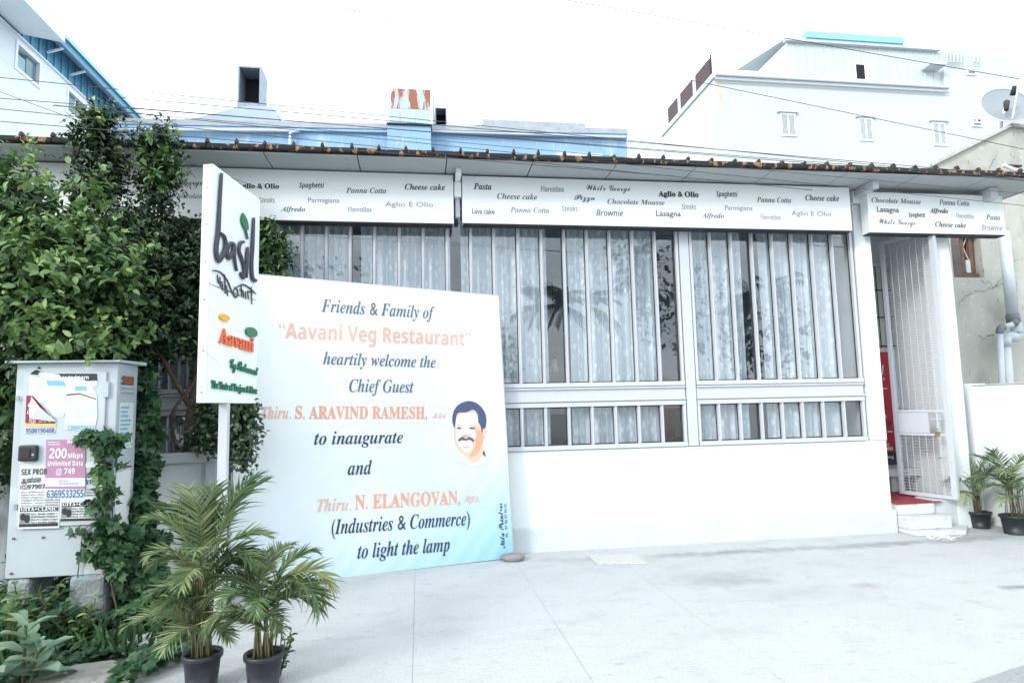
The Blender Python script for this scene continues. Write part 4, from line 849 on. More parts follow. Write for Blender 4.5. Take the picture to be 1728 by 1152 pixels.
# boundary wall at the left
bw = thing('boundary_wall', 'low grey cement boundary wall behind the service cabinet', 'wall', (-4.2, 6.5, 0))
box('wall', BWALL, bw, -7.5, 6.50, 0, -1.99, 6.60, 1.16)
box('coping', BWALL, bw, -7.5, 6.46, 1.163, -1.90, 6.64, 1.255, bevel=.008)
box('end_post', BWALL, bw, -1.988, 6.47, 0, -1.90, 6.63, 1.162)

# ================================================================== PLANTS
class Tmp: pass
def plantroot(name, label, cat, loc, group=None): return thing(name, label, cat, loc, group)
# lighter green shrub in front
sh = plantroot('shrub', 'large light green leafy shrub behind the service cabinet', 'shrub', (-3.6, 6.2, 0))
bl = [blob(18, 335, 5.9, 48), blob(85, 385, 5.9, 55), blob(40, 420, 5.9, 90), blob(145, 430, 5.8, 60), blob(165, 455, 5.7, 75), blob(60, 500, 5.8, 100), blob(8, 290, 6.0, 26),
      blob(120, 540, 5.8, 85), blob(200, 480, 5.6, 30, 22), blob(60, 580, 5.9, 85), blob(-60, 400, 6, 130), blob(-80, 560, 6, 130), blob(20, 690, 6.1, 70, 90), blob(180, 570, 5.8, 50, 35), blob(100, 650, 6.2, 100, 80), blob(-60, 760, 6.2, 100)]
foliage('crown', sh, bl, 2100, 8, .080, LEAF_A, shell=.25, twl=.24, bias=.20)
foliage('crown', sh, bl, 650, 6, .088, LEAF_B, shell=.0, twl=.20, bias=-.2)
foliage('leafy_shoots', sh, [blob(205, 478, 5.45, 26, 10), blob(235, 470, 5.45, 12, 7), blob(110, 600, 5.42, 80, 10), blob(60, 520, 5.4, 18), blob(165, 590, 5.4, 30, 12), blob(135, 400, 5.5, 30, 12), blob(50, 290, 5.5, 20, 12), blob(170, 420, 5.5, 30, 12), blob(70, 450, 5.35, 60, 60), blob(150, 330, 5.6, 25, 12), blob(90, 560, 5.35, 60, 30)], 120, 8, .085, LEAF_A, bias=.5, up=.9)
for pts in ([(-3.5, 6.3, 0), (-3.45, 6.25, 1.2), (-3.3, 6.15, 2.4), (-3.2, 6.0, 3.5)], [(-3.9, 6.3, 0), (-3.9, 6.2, 1.5), (-3.8, 6.1, 3.0), (-3.7, 6.0, 3.7)], [(-3.4, 6.25, 1.4), (-3.0, 6.0, 2.2), (-2.75, 5.8, 2.8)], [(-3.3, 6.2, 1.2), (-2.9, 6.0, 1.8), (-2.6, 5.8, 2.2)]): branch(sh, pts, .03, .008)
# darker tree
tr = plantroot('tree', 'dark green creeper-hung tree rising over the canopy beside the pole sign', 'tree', (-2.45, 6.9, 0))
Yt = 6.55
bl2 = [blob(170, 265, 6.4, 26, 62), blob(150, 225, 6.4, 16, 28), blob(172, 215, 6.35, 12, 28), blob(168, 312, 6.4, 30, 38), blob(268, 262, 6.4, 20, 38), blob(268, 310, 6.4, 24, 45), blob(262, 240, 6.4, 24, 16), blob(232, 400, Yt, 62, 42), blob(298, 425, Yt, 42, 50), blob(215, 440, Yt, 70, 60), blob(300, 470, Yt, 60, 60),
       blob(325, 425, 6.75, 28, 28), blob(270, 540, Yt, 75, 50), blob(215, 540, Yt, 60), blob(225, 590, 6.7, 45, 30), blob(325, 520, 6.6, 35, 50), blob(180, 620, 6.6, 50, 30), blob(310, 590, 6.8, 30, 40, w=300), blob(370, 500, 6.8, 50, 90)]
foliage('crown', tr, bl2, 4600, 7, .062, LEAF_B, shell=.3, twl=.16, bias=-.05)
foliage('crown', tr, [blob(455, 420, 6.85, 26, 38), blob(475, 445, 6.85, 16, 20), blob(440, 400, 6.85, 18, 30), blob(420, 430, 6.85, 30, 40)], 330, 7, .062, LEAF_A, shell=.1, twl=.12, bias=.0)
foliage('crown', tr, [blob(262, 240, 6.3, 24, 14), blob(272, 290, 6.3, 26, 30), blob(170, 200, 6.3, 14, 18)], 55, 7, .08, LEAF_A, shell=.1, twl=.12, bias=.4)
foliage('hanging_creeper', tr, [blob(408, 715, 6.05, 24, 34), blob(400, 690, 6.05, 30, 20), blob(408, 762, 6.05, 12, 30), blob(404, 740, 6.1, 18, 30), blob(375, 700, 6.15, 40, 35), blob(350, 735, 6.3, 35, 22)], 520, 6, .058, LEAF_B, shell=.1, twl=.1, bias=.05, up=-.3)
tk = lambda *q: [tuple(on_y(x, y, Y)) for x, y, Y in q]
for pts, a, b in ((tk((318, 1000, 6.85), (315, 760, 6.85), (322, 690, 6.85), (330, 600, 6.8), (300, 500, 6.7), (275, 400, 6.6), (272, 260, 6.45)), .05, .012), (tk((335, 1000, 6.9), (332, 740, 6.9), (345, 650, 6.85), (335, 560, 6.7), (320, 480, 6.7)), .045, .02),
                  (tk((322, 690, 6.85), (300, 650, 6.7), (250, 560, 6.6), (200, 460, 6.5), (175, 330, 6.4), (170, 200, 6.35)), .028, .006), (tk((300, 760, 6.8), (290, 700, 6.7), (330, 640, 6.75), (345, 580, 6.8)), .02, .01),
                  (tk((310, 755, 6.75), (340, 700, 6.7), (365, 660, 6.6), (400, 640, 6.5)), .018, .008), (tk((345, 650, 6.85), (380, 560, 6.85), (430, 440, 6.85), (460, 410, 6.85)), .02, .006)): branch(tr, pts, a, b)
for i in range(26):
    x = random.uniform(285, 400); y = random.uniform(640, 745); Y = random.uniform(6.5, 6.8)
    branch(tr, tk((x, y, Y), (x+random.uniform(-18, 18), y+random.uniform(5, 30), Y), (x+random.uniform(-30, 30), min(760, y+random.uniform(20, 60)), Y)), .005, .003, 'twig')
# creepers on the cabinet
cr1 = plantroot('creeper', 'green creeper hanging down the front of the service cabinet', 'creeper', (-2.45, 5.4, .4))
foliage('foliage', cr1, [blob(160, 738, 5.33, 24, 8), blob(182, 745, 5.33, 22, 9), blob(180, 780, 5.33, 15, 18), blob(183, 835, 5.33, 10, 22), blob(162, 850, 5.33, 10, 8), blob(180, 890, 5.33, 16, 18), blob(140, 900, 5.33, 14, 5), blob(178, 930, 5.33, 20, 16), blob(136, 930, 5.33, 5, 12), blob(195, 955, 5.33, 12, 30)], 170, 4, .07, LEAF_C, shell=.1, twl=.05, up=-.2, tmpl=IV, rosette=0, bias=.2)
MB().tube(smooth_line(tk((200, 1040, 5.36), (185, 960, 5.37), (190, 860, 5.37), (178, 780, 5.37), (172, 735, 5.37)), 4), .006, 6).build('stem', BARK, cr1)
MB().tube(smooth_line(tk((130, 980, 5.38), (136, 930, 5.38), (145, 890, 5.38), (185, 870, 5.38)), 4), .004, 6).build('stem', BARK, cr1)
cr2 = plantroot('creeper', 'dense dark creeper climbing the side of the service cabinet up to the bush', 'creeper', (-2.2, 5.6, 0))
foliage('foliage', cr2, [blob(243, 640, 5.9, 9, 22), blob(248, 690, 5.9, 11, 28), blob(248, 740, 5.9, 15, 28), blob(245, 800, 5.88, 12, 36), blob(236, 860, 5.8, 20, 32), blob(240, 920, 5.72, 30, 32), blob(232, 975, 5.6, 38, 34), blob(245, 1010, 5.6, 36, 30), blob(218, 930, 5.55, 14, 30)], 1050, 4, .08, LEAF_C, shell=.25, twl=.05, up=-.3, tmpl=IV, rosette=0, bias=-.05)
# ground cover
def ground_cover():
    n = 15000; P = []; 
    while len(P) < n:
        x = random.uniform(-6.0, -1.5); y = random.uniform(3.9, 6.45)
        if y > 6.4-.0: continue
        lim = -1.60-(.42*(y-5.0) if y > 5.0 else 0)-.12*math.sin(y*5)-(.0 if y > 4.6 else .05)
        if x > lim: continue
        if y < 4.75+.08*math.sin(x*9) and -2.36 < x < -1.86: continue     # bare concrete
        if y < 4.4 and x < -1.8: continue
        hgt = .06+.05*math.sin(x*3.1)*math.cos(y*4.3)+(.20 if (x < -2.4 and y > 5.0) else 0)*random.random()+.16*max(0, 1-abs(x+2.1)/.35)*(y > 5.1)
        P.append((x, y, abs(hgt)*random.random()**.6+.005))
    P = np.array(P); D = rnd(n); D[:, 2] = np.abs(D[:, 2])*.3; U = rnd(n)*.35+np.array([0, -.35, 1]); T = np.clip(RNG.random(n)*.5+.5*(RNG.random(n) > .8)*RNG.random(n)+.1*np.sin(P[:, 0]*6), 0, 1)
    V, F_, TT = place_leaves(P, D, U, .032+.045*RNG.random(n), T, IV)
    o = link('ground_cover', arr_mesh('ground_cover', V, F_, LEAF_C, TT, True)); tag(o, 'low green creeping weeds covering the ground at the left', 'weeds', kind='stuff')
    # grass blades and dry bits
    n = 1600; P = np.stack([RNG.uniform(-4, -1.6, n), RNG.uniform(4.5, 6.2, n), np.zeros(n)], 1); keep = ~((P[:, 0] > -2.36) & (P[:, 1] < 4.8)); P = P[keep]; n = len(P)
    D = rnd(n)*.35+np.array([0, 0, 1]); g_ = LV*np.array([.13, 1, 1]); V, F_, TT = place_leaves(P, D, rnd(n), .08+.16*RNG.random(n), RNG.random(n), g_)
    o = link('grass_blades', arr_mesh('grass_blades', V, F_, LEAF_C, TT, True)); tag(o, 'thin grass blades among the low weeds at the left', 'grass', kind='stuff')
ground_cover()
# upright weeds
def stem_weed(label, px, h, size, m, nst, spread=.12, name='weed', leafy=9):
    b = on_z(*px); r = plantroot(name, label, 'weed', (b.x, b.y, 0)); PP, DD, UU, SS, TT = [], [], [], [], []
    for s in range(nst):
        a = random.random()*6.28; lean = Vector((math.cos(a), math.sin(a), 0))*spread*random.random(); hh = h*random.uniform(.6, 1)
        pts = [Vector((b.x, b.y, 0))+lean*.2, Vector((b.x, b.y, hh*.5))+lean*.9, Vector((b.x, b.y, hh))+lean*1.8]
        MB().tube(smooth_line(pts, 3), .004, 5).build('stem', STEMM, r)
        sp = smooth_line(pts, 6)
        for i in range(leafy):
            q = sp[int((.25+.75*i/(leafy-1))*(len(sp)-1))]; aa = i*2.4+s; PP.append(tuple(q)); DD.append((math.cos(aa), math.sin(aa), .35)); UU.append((0, -.2, 1)); SS.append(size*random.uniform(.7, 1.1)); TT.append(random.random()*.7+.3*(i > leafy-3))
    V, F_, T_ = place_leaves(PP, DD, UU, np.array(SS), np.array(TT)); V = V-np.array(wloc(r)); o = link('leaves', arr_mesh('leaves', V, F_, m, T_, True), r); o['kind'] = 'stuff'
stem_weed('bushy weed with round bright leaves left of the milkweed', (35, 1068), .42, .10, LEAF_C, 9, .25)
stem_weed('leafy weed growing beneath the service cabinet', (88, 1045), .46, .11, LEAF_C, 5, .15)
stem_weed('thin weed growing up in front of the cabinet near its left leg', (22, 1040), .62, .055, LEAF_C, 3, .08)
stem_weed('yellow-green weed by the rough concrete leg of the cabinet', (135, 1050), .30, .055, LEAF_A, 8, .16)
stem_weed('wispy weed beside the left palm pot', (296, 1085), .55, .05, LEAF_A, 8, .16)
stem_weed('wispy green weed growing behind the two palm pots', (325, 1040), .6, .05, LEAF_C, 7, .16)
stem_weed('dense leafy weed clump at the left edge under the cabinet', (20, 1085), .36, .09, LEAF_C, 12, .3)
stem_weed('dark leafy weed clump in front of the rough concrete leg', (105, 1085), .36, .075, LEAF_C, 10, .25)
stem_weed('tall leafy weed standing left of the milkweed', (5, 1120), .42, .10, LEAF_A, 7, .2)
stem_weed('weed clump hiding the foot of the left cabinet leg', (38, 1082), .44, .075, LEAF_C, 10, .2)
stem_weed('bright weed sprouting against the rough right cabinet leg', (140, 1092), .34, .065, LEAF_A, 8, .14)
# milkweed: every big leaf is a part
mk = plantroot('milkweed', 'pale milkweed plant with big oval leaves at the lower left', 'plant', (-2.38, 4.45, 0))
big = np.array([(0, 0, 0), (0, .5, -.05), (0, 1, -.25), (-.22, .2, .05), (-.31, .5, .06), (-.2, .8, -.06), (.22, .2, .05), (.31, .5, .06), (.2, .8, -.06)])
V, F_, T_ = place_leaves([(0, 0, 0)], [(0, 1, 0)], [(0, 0, 1)], np.array([1.]), np.array([.5]), big); bm_ = []
for t in (.15, .4, .6, .85): me = arr_mesh('milkweed_leaf', V, F_, LEAF_W, np.full(9, t), True); bm_.append(me)
def orient(o, p, d, up, s):
    d = Vector(d).normalized(); x = d.cross(Vector(up)).normalized(); z = x.cross(d)
    Mx = Matrix((x, d, z)).transposed().to_4x4(); Mx.translation = Vector(p); o.matrix_local = Mx @ Matrix.Diagonal((s, s, s, 1))
for sx, sy, h, ns in ((0, 0, .36, 11), (.10, -.05, .22, 8), (-.16, -.14, .2, 8)):
    MB().tube([(-2.38+sx*.5, 4.45+sy*.5, 0), (-2.38+sx, 4.45+sy, h)], .009, 7).build('stem', STEMM, mk)
    for i in range(ns):
        a = i*2.4+sx*9; t = i/(ns-1); o = link('leaf', random.choice(bm_), mk); orient(o, (sx, sy, h*(.25+.75*t)), (math.cos(a), math.sin(a), .1+1.1*t), (0, 0, 1) if t < .9 else (1, 0, .5), .25*(1-.35*t)*random.uniform(.85, 1.1))
# rubble
def rock(name, label, px, r, m, fl=.5, seed=1):
    b = on_z(*px); mb = MB(); rnd_ = random.Random(seed); n = 12; ring_ = []
    for k_, (rr, z) in enumerate(((.9, 0), (1.0, .35), (.85, .75), (.45, 1.0), (0.01, 1.02))):
        for j in range(n):
            a = 6.283*j/n; q = rr*r*(1+.22*math.sin(a*3+seed)+rnd_.uniform(-.08, .08)); mb.v.append(Vector((b.x+q*math.cos(a), b.y+q*math.sin(a)*.6, z*r*fl+rnd_.uniform(-.01, .01))))
    for k_ in range(4):
        for j in range(n): a = k_*n+j; b_ = k_*n+(j+1) % n; mb.f.append((a, b_, b_+n, a+n))
    return tag(mb.build(name, m), label, 'rubble')
rock('rubble_lump', 'longer whitewashed rubble lump nearest the left palm pot', (248, 1092), .20, WSTONE, .40, 2)
rock('rubble_lump', 'smaller whitewashed rubble lump lying behind the longer one', (268, 1068), .14, WSTONE, .5, 5)
cpn = MB().slab([(-2.45, 4.36, -.01), (-1.88, 4.36, -.01), (-1.84, 4.62, -.01), (-2.0, 4.74, -.01), (-2.25, 4.70, -.01)], (0, 0, .035)).build('concrete_scrap', OLDP, bevel=.01); tag(cpn, 'broken flat piece of bare concrete among the weeds', 'concrete piece')

# potted palms
LFT = []
for bend in (.12, .25, .4, .62):
    v = []; f = []; ns = 5
    for i in range(ns+1):
        t = i/ns; w = .5*math.sin(math.pi*min(1, .12+.88*t)**.75)*(1 if t < 1 else 0)+.02; z = -bend*t*t; y = t*(1-bend*.25*t)
        v += [(-w, y, z+.0), (0, y, z-.12*w*8/8), (w, y, z)]
    for i in range(ns):
        a = i*3; f += [(a, a+1, a+4, a+3), (a+1, a+2, a+5, a+4)]
    for tn in (.1, .35, .6, .9): LFT.append((bend, tn, arr_mesh('leaflet', v, f, PALM, np.full(len(v), tn), True)))
def palm(label, base, pot, fronds, group, seed=0, stems=True, pale=.3, extra=None, nlf=20, lls=.30, width=.020):
    rn = random.Random(seed); bx, by = base; r = thing('potted_palm', label, 'potted plant', (bx, by, 0), group)
    rt, rb_, h = pot
    MB().lathe([(0, .012), (rb_, 0), (rb_, .0), (rt*.96, h-.03), (rt*1.06, h-.03), (rt*1.08, h-.012), (rt*1.06, h), (rt*.95, h), (rt*.92, h-.03), (rt*.9, h-.06)], (bx, by, 0), 40).build('pot', POTM, r, smooth=True)
    MB().lathe([(rt*.915, h-.035), (rt*.5, h-.028), (0.001, h-.025)], (bx, by, 0), 24).build('soil', SOIL, r, smooth=True)
    L0 = wloc(r); cnt = 0; fronds = [(q0+rn.uniform(-14, 14), q1*rn.uniform(.85, 1.1), q2+rn.uniform(-6, 5), q3*rn.uniform(.85, 1.08)*((.74 if 155 < q0 < 240 else .88) if pot[0] < .11 else 1), q4*rn.uniform(.9, 1.12), 0) for q0, q1, q2, q3, q4, _ in fronds]
    for fi, (az, h0, el, L, droop, tw) in enumerate(fronds):
        a = math.radians(az); d = Vector((math.cos(a), math.sin(a), 0)); off = Vector((rn.uniform(-.05, .05), rn.uniform(-.05, .05), 0))
        p0 = Vector((bx, by, h-.03))+off; p = [p0]; e = math.radians(84); n = 16; st_ = h0/5
        for i in range(5): p.append(p[-1]+(Vector((0, 0, 1))+d*.08).normalized()*st_)
        e = math.radians(el)
        for i in range(n):
            e2 = e-math.radians(droop)*(i/n)**1.3; p.append(p[-1]+(d*math.cos(e2)+Vector((0, 0, 1))*math.sin(e2))*(L/n))
        fr = MB().tube(p, [0.0055-.0042*i/(len(p)-1) for i in range(len(p))], 6).build('frond', STEMM, r, smooth=True)
        base_t = rn.choice((0, 1, 2, 2)) if pale < .5 else rn.choice((1, 1, 2, 3))
        for i in range(nlf):
            t = (i+1)/nlf; q = 6+t*(n-1.2); k0 = min(int(q), len(p)-2); pt = p[k0].lerp(p[k0+1], q-int(q)); tn = (p[k0+1]-p[k0]).normalized()
            sd = tn.cross(Vector((0, 0, 1))).normalized(); upv = sd.cross(tn)
            ll = lls*(.55+.75*math.sin(math.pi*min(1, .15+.8*t)))*rn.uniform(.85, 1.1)*(L/.8)
            for s in (-1, 1):
                if i == nlf-1 and s == 1: dr = tn
                else: dr = (sd*s*(.95-.35*t)+tn*(.55+.5*t)+upv*.30+Vector((rn.uniform(-.12, .12), rn.uniform(-.12, .12), rn.uniform(-.2, .08))))
                bend_i = rn.choice((0, 0, 1, 1, 2, 3)); ti = min(3, max(0, base_t+rn.choice((-1, 0, 0, 0, 1)))); me = LFT[bend_i*4+ti][2]
                if cnt < 290:
                    o = link('leaflet', me, fr)
                    Z = upv+sd*s*-.25; dd = dr.normalized(); x = dd.cross(Z).normalized(); z = x.cross(dd)
                    Mx = Matrix((x, dd, z)).transposed().to_4x4(); Mx.translation = pt-L0
                    o.matrix_local = Mx @ Matrix.Diagonal((width, ll, ll, 1)); cnt += 1
                else:
                    rest.append((me, pt-L0, dr.normalized(), upv+sd*s*-.25, width, ll)) if False else RST.append((me, pt-L0, dr.normalized(), upv+sd*s*-.25, width, ll))
    if RST:
        VV, FF, TT = [], [], []; nb = 0
        for me, pt, dd, Z, w, ll in RST:
            co = np.empty(len(me.vertices)*3, np.float32); me.vertices.foreach_get('co', co); co = co.reshape(-1, 3)
            x = dd.cross(Z).normalized(); z = x.cross(dd); Mt = np.array([tuple(x), tuple(dd), tuple(z)])
            VV.append((co*np.array([w, ll, ll])) @ Mt+np.array(pt)); FF += [tuple(i+nb for i in p_.vertices) for p_ in me.polygons]; tt = np.empty(len(co), np.float32); me.attributes['tint'].data.foreach_get('value', tt); TT.append(tt); nb += len(co)
        o = link('leaflets', arr_mesh('leaflets', np.concatenate(VV), np.array(FF), PALM, np.concatenate(TT), True), r); o['kind'] = 'stuff'; RST.clear()
    for i in range(9):
        a = rn.random()*6.28; q = Vector((bx+rn.uniform(-.5, .5)*rt, by+rn.uniform(-.5, .5)*rt, h-.03)); MB().tube([q, q+Vector((math.cos(a)*.03, math.sin(a)*.03, rn.uniform(.25, .5)))], [.005, .003], 6).build('stem', STEMM, r)
    return r
RST = []
# azimuth, bare stem height, start elevation, length, droop, twist
_rp = random.Random(5)
_fl = [(178, .42, 66, .56, 100, 0), (12, .62, 54, .52, 80, 0), (75, .60, 80, .55, 50, 0), (-12, .46, 62, .50, 120, 0), (200, .38, 56, .48, 110, 0), (150, .55, 74, .55, 80, 0), (255, .40, 60, .40, 120, 0), (320, .45, 66, .42, 120, 0), (100, .60, 74, .52, 80, 0), (225, .32, 50, .42, 100, 0), (40, .55, 76, .55, 60, 0), (190, .58, 72, .48, 90, 0), (168, .25, 62, .42, 110, 0), (5, .38, 70, .42, 125, 0), (130, .66, 84, .56, 60, 0), (60, .68, 82, .5, 55, 0), (185, .15, 45, .5, 80, 0), (330, .12, 45, .4, 90, 0), (240, .15, 45, .4, 90, 0), (210, .5, 70, .42, 110, 0), (30, .30, 60, .42, 110, 0), (280, .5, 78, .42, 100, 0)]
palm('taller potted areca palm in the left of two black pots', (-1.29, 4.23), (.108, .085, .20), _fl, 'potted areca palms', 3, pale=.3, lls=.27, width=.0088, nlf=30)
_fr = [(0, .30, 68, .55, 145, 0), (338, .28, 64, .56, 150, 0), (185, .28, 60, .50, 110, 0), (210, .26, 54, .48, 115, 0), (165, .34, 68, .50, 105, 0), (90, .35, 80, .4, 70, 0), (270, .25, 64, .40, 135, 0), (20, .25, 62, .50, 140, 0), (130, .32, 72, .48, 95, 0), (300, .22, 60, .42, 135, 0), (350, .2, 58, .48, 135, 0), (195, .20, 48, .46, 100, 0), (60, .38, 78, .42, 90, 0), (230, .34, 70, .42, 120, 0), (310, .36, 76, .42, 125, 0), (10, .40, 80, .45, 110, 0), (175, .15, 60, .42, 110, 0)]
palm('potted areca palm with pale drooping fronds in the right-hand front pot', (-.92, 4.15), (.108, .085, .20), _fr, 'potted areca palms', 8, pale=.7, lls=.27, width=.0088, nlf=30)
palm('small potted palm standing in the corner nearest the mesh gate', (6.93, 7.28), (.125, .10, .20),
     [(180, .25, 62, .50, 115, 0), (0, .32, 74, .5, 90, 0), (230, .28, 64, .5, 110, 0), (300, .25, 62, .5, 120, 0), (80, .35, 82, .45, 50, 0), (200, .2, 48, .42, 100, 0), (330, .25, 56, .45, 100, 0), (150, .36, 80, .5, 60, 0), (350, .45, 78, .45, 60, 0)], 'potted areca palms', 12, nlf=16, lls=.22, width=.014)
palm('small potted palm at the right edge in front of the compound wall', (7.00, 6.86), (.15, .12, .22),
     [(180, .30, 60, .55, 110, 0), (215, .32, 68, .58, 105, 0), (250, .30, 66, .52, 110, 0), (310, .28, 62, .5, 115, 0), (120, .38, 80, .55, 70, 0), (160, .25, 52, .45, 105, 0), (270, .36, 78, .55, 70, 0), (200, .2, 44, .45, 95, 0), (190, .42, 80, .5, 60, 0)], 'potted areca palms', 21, nlf=16, lls=.22, width=.014)
stem_weed('small broad-leaved weed sprouting from the right-hand front palm pot', (470, 1140), .36, .05, LEAF_C, 5, .12)
stem_weed('small leafy weed beside the palm pot nearest the gate', (1650, 884), .3, .05, LEAF_C, 3, .06)

# ================================================================== NEIGHBOURS
# blue upper storey behind
bb = thing('blue_building', 'faded blue upper storey with roof ducts behind the restaurant canopy', 'building', (-.6, 12, 0))
TL, TR2 = on_y(190, 207, 12), on_y(1057, 222, 12)
zL, zR = 6.86, 7.07
MB().slab([(TL.x, 12, 0), (TR2.x, 12, 0), (TR2.x, 12, zR), (TL.x, 12, zL)], (0, 5, 0)).build('wall', BLUEW, bb)
MB().slab([(TL.x-.02, 11.96, zL+.003), (TR2.x+.02, 11.96, zR+.003), (TR2.x+.02, 11.96, zR+.12), (TL.x-.02, 11.96, zL+.12)], (0, .2, 0)).build('parapet_cap', GREYCAP, bb, bevel=.01)
MB().slab([(TL.x, 11.93, zL-.07), (TR2.x, 11.93, zR-.07), (TR2.x, 11.93, zR-.03), (TL.x, 11.93, zL-.03)], (0, .067, 0)).build('ledge', BLUEW, bb)
g1 = [on_y(*q, 12.2) for q in ((255, 208), (330, 199), (402, 180), (458, 179), (470, 192), (470, 206))]
MB().slab(g1, (0, 1.2, 0)).build('sloping_hood', mat('pale_blue_grey_sheet', (.44, .54, .64), .7, noise=(4, .8, (.36, .45, .55))), bb, bevel=.01)
for q in (((200, 219), (485, 221), (489, 226), (489, 262)),):
    MB().tube(smooth_line([tuple(on_y(x, y, 11.9)) for x, y in q], 6), .03, 8).build('pipe', PIPE, bb, smooth=True)
a1 = on_y(398, 262, 11.93); a2 = on_y(470, 253, 11.93); MB().box(a1.x, 11.85, a1.z-.1, a2.x, 11.99, a2.z).build('sunshade', PIPE, bb)
a1 = on_y(938, 266, 11.93); a2 = on_y(1015, 262, 11.93); MB().box(a1.x, 11.85, a1.z-.1, a2.x, 11.99, a2.z).build('sunshade', PIPE, bb)
a1, a2 = on_y(730, 222, 11.9), on_y(1056, 232, 11.9); MB().tube([tuple(a1), tuple(a2)], .022, 8).build('pipe', PIPE, bb)
a1, a2 = on_y(815, 201, 12.6), on_y(988, 206, 12.6); MB().box(a1.x, 12.6, a1.z-.5, a2.x, 13.2, a1.z).build('roof_tank_wall', GREYCAP, bb)
# ducts
dt = thing('roof_duct', 'tall open rectangular duct mouth on the sloping grey hood', 'duct', tuple(on_y(420, 178, 12.4)))
a1, a2 = on_y(400, 178, 12.4), on_y(441, 113, 12.4)
zz0 = a1.z-.25
for (x0, x1, z0, z1) in ((a1.x, a1.x+.03, zz0, a2.z), (a2.x-.03, a2.x, zz0, a2.z), (a1.x+.031, a2.x-.031, a2.z-.03, a2.z), (a1.x+.031, a2.x-.031, zz0, a1.z+.06)): MB().box(x0, 12.4, z0, x1, 12.9, z1).build('duct_side', DUCT2, dt)
MB().box(a1.x+.031, 12.85, a1.z+.061, a2.x-.031, 12.9, a2.z-.031).build('duct_back', BLACKIN, dt)
d3 = thing('rusted_duct', 'rust-streaked pale blue duct rising above the blue wall', 'duct', tuple(on_y(692, 262, 11.7)))
a1, a2 = on_y(657, 208, 11.7), on_y(727, 208, 11.7); top = on_y(692, 150, 11.7).z
prof = [(a1.x, a1.z), (a1.x+.01, a1.z+.3), (a1.x+.03, top-.10), (a1.x+.07, top-.02), (a1.x+.13, top), (a2.x, top), (a2.x, a1.z)]
zc = a1.z+(top-a1.z)*.42
MB().slab([(a1.x, 11.70, a1.z), (a2.x, 11.70, a1.z), (a2.x, 11.70, zc), (a1.x+.012, 11.70, zc)][::-1], (0, .55, 0)).build('duct_neck', mat('streaked_blue_duct', (.42, .58, .70), .6, noise=(3, .6, (.50, .62, .72)), stains=[(9, .54, .66, (.50, .36, .28), .7, (2.6, 1, .25))]), d3)
MB().slab([(x, 11.70, z) for x, z in [(a1.x+.012, zc+.002)]+prof[2:6]+[(a2.x, zc+.002)]], (0, .55, 0)).build('duct_hood', DUCT, d3, bevel=.008)
box('duct_rim', DARKJ, d3, a1.x-.05, 11.66, a1.z-.03, a2.x+.02, 12.25, a1.z-.002); box('duct_body', BLUEW, d3, a1.x-.04, 11.70, 5.0, a2.x, 11.955, a1.z-.033)
d4 = thing('roof_duct', 'small dark square duct mouth right of the rusted duct', 'duct', tuple(on_y(745, 208, 12.3)))
a1, a2 = on_y(734, 210, 12.3), on_y(754, 182, 12.3)
MB().box(a1.x, 12.3, a1.z-.2, a1.x+.025, 12.7, a2.z).box(a2.x-.02, 12.3, a1.z-.2, a2.x, 12.7, a2.z).box(a1.x+.026, 12.3, a2.z-.02, a2.x-.021, 12.7, a2.z).build('duct_side', DUCT2, d4)
MB().box(a1.x+.026, 12.6, a1.z-.2, a2.x-.021, 12.7, a2.z-.021).build('duct_back', BLACKIN, d4)
MB().box(a1.x-.035, 12.28, a1.z-.2, a1.x-.012, 12.32, a2.z+.18).build('duct_post', DUCT2, d4)

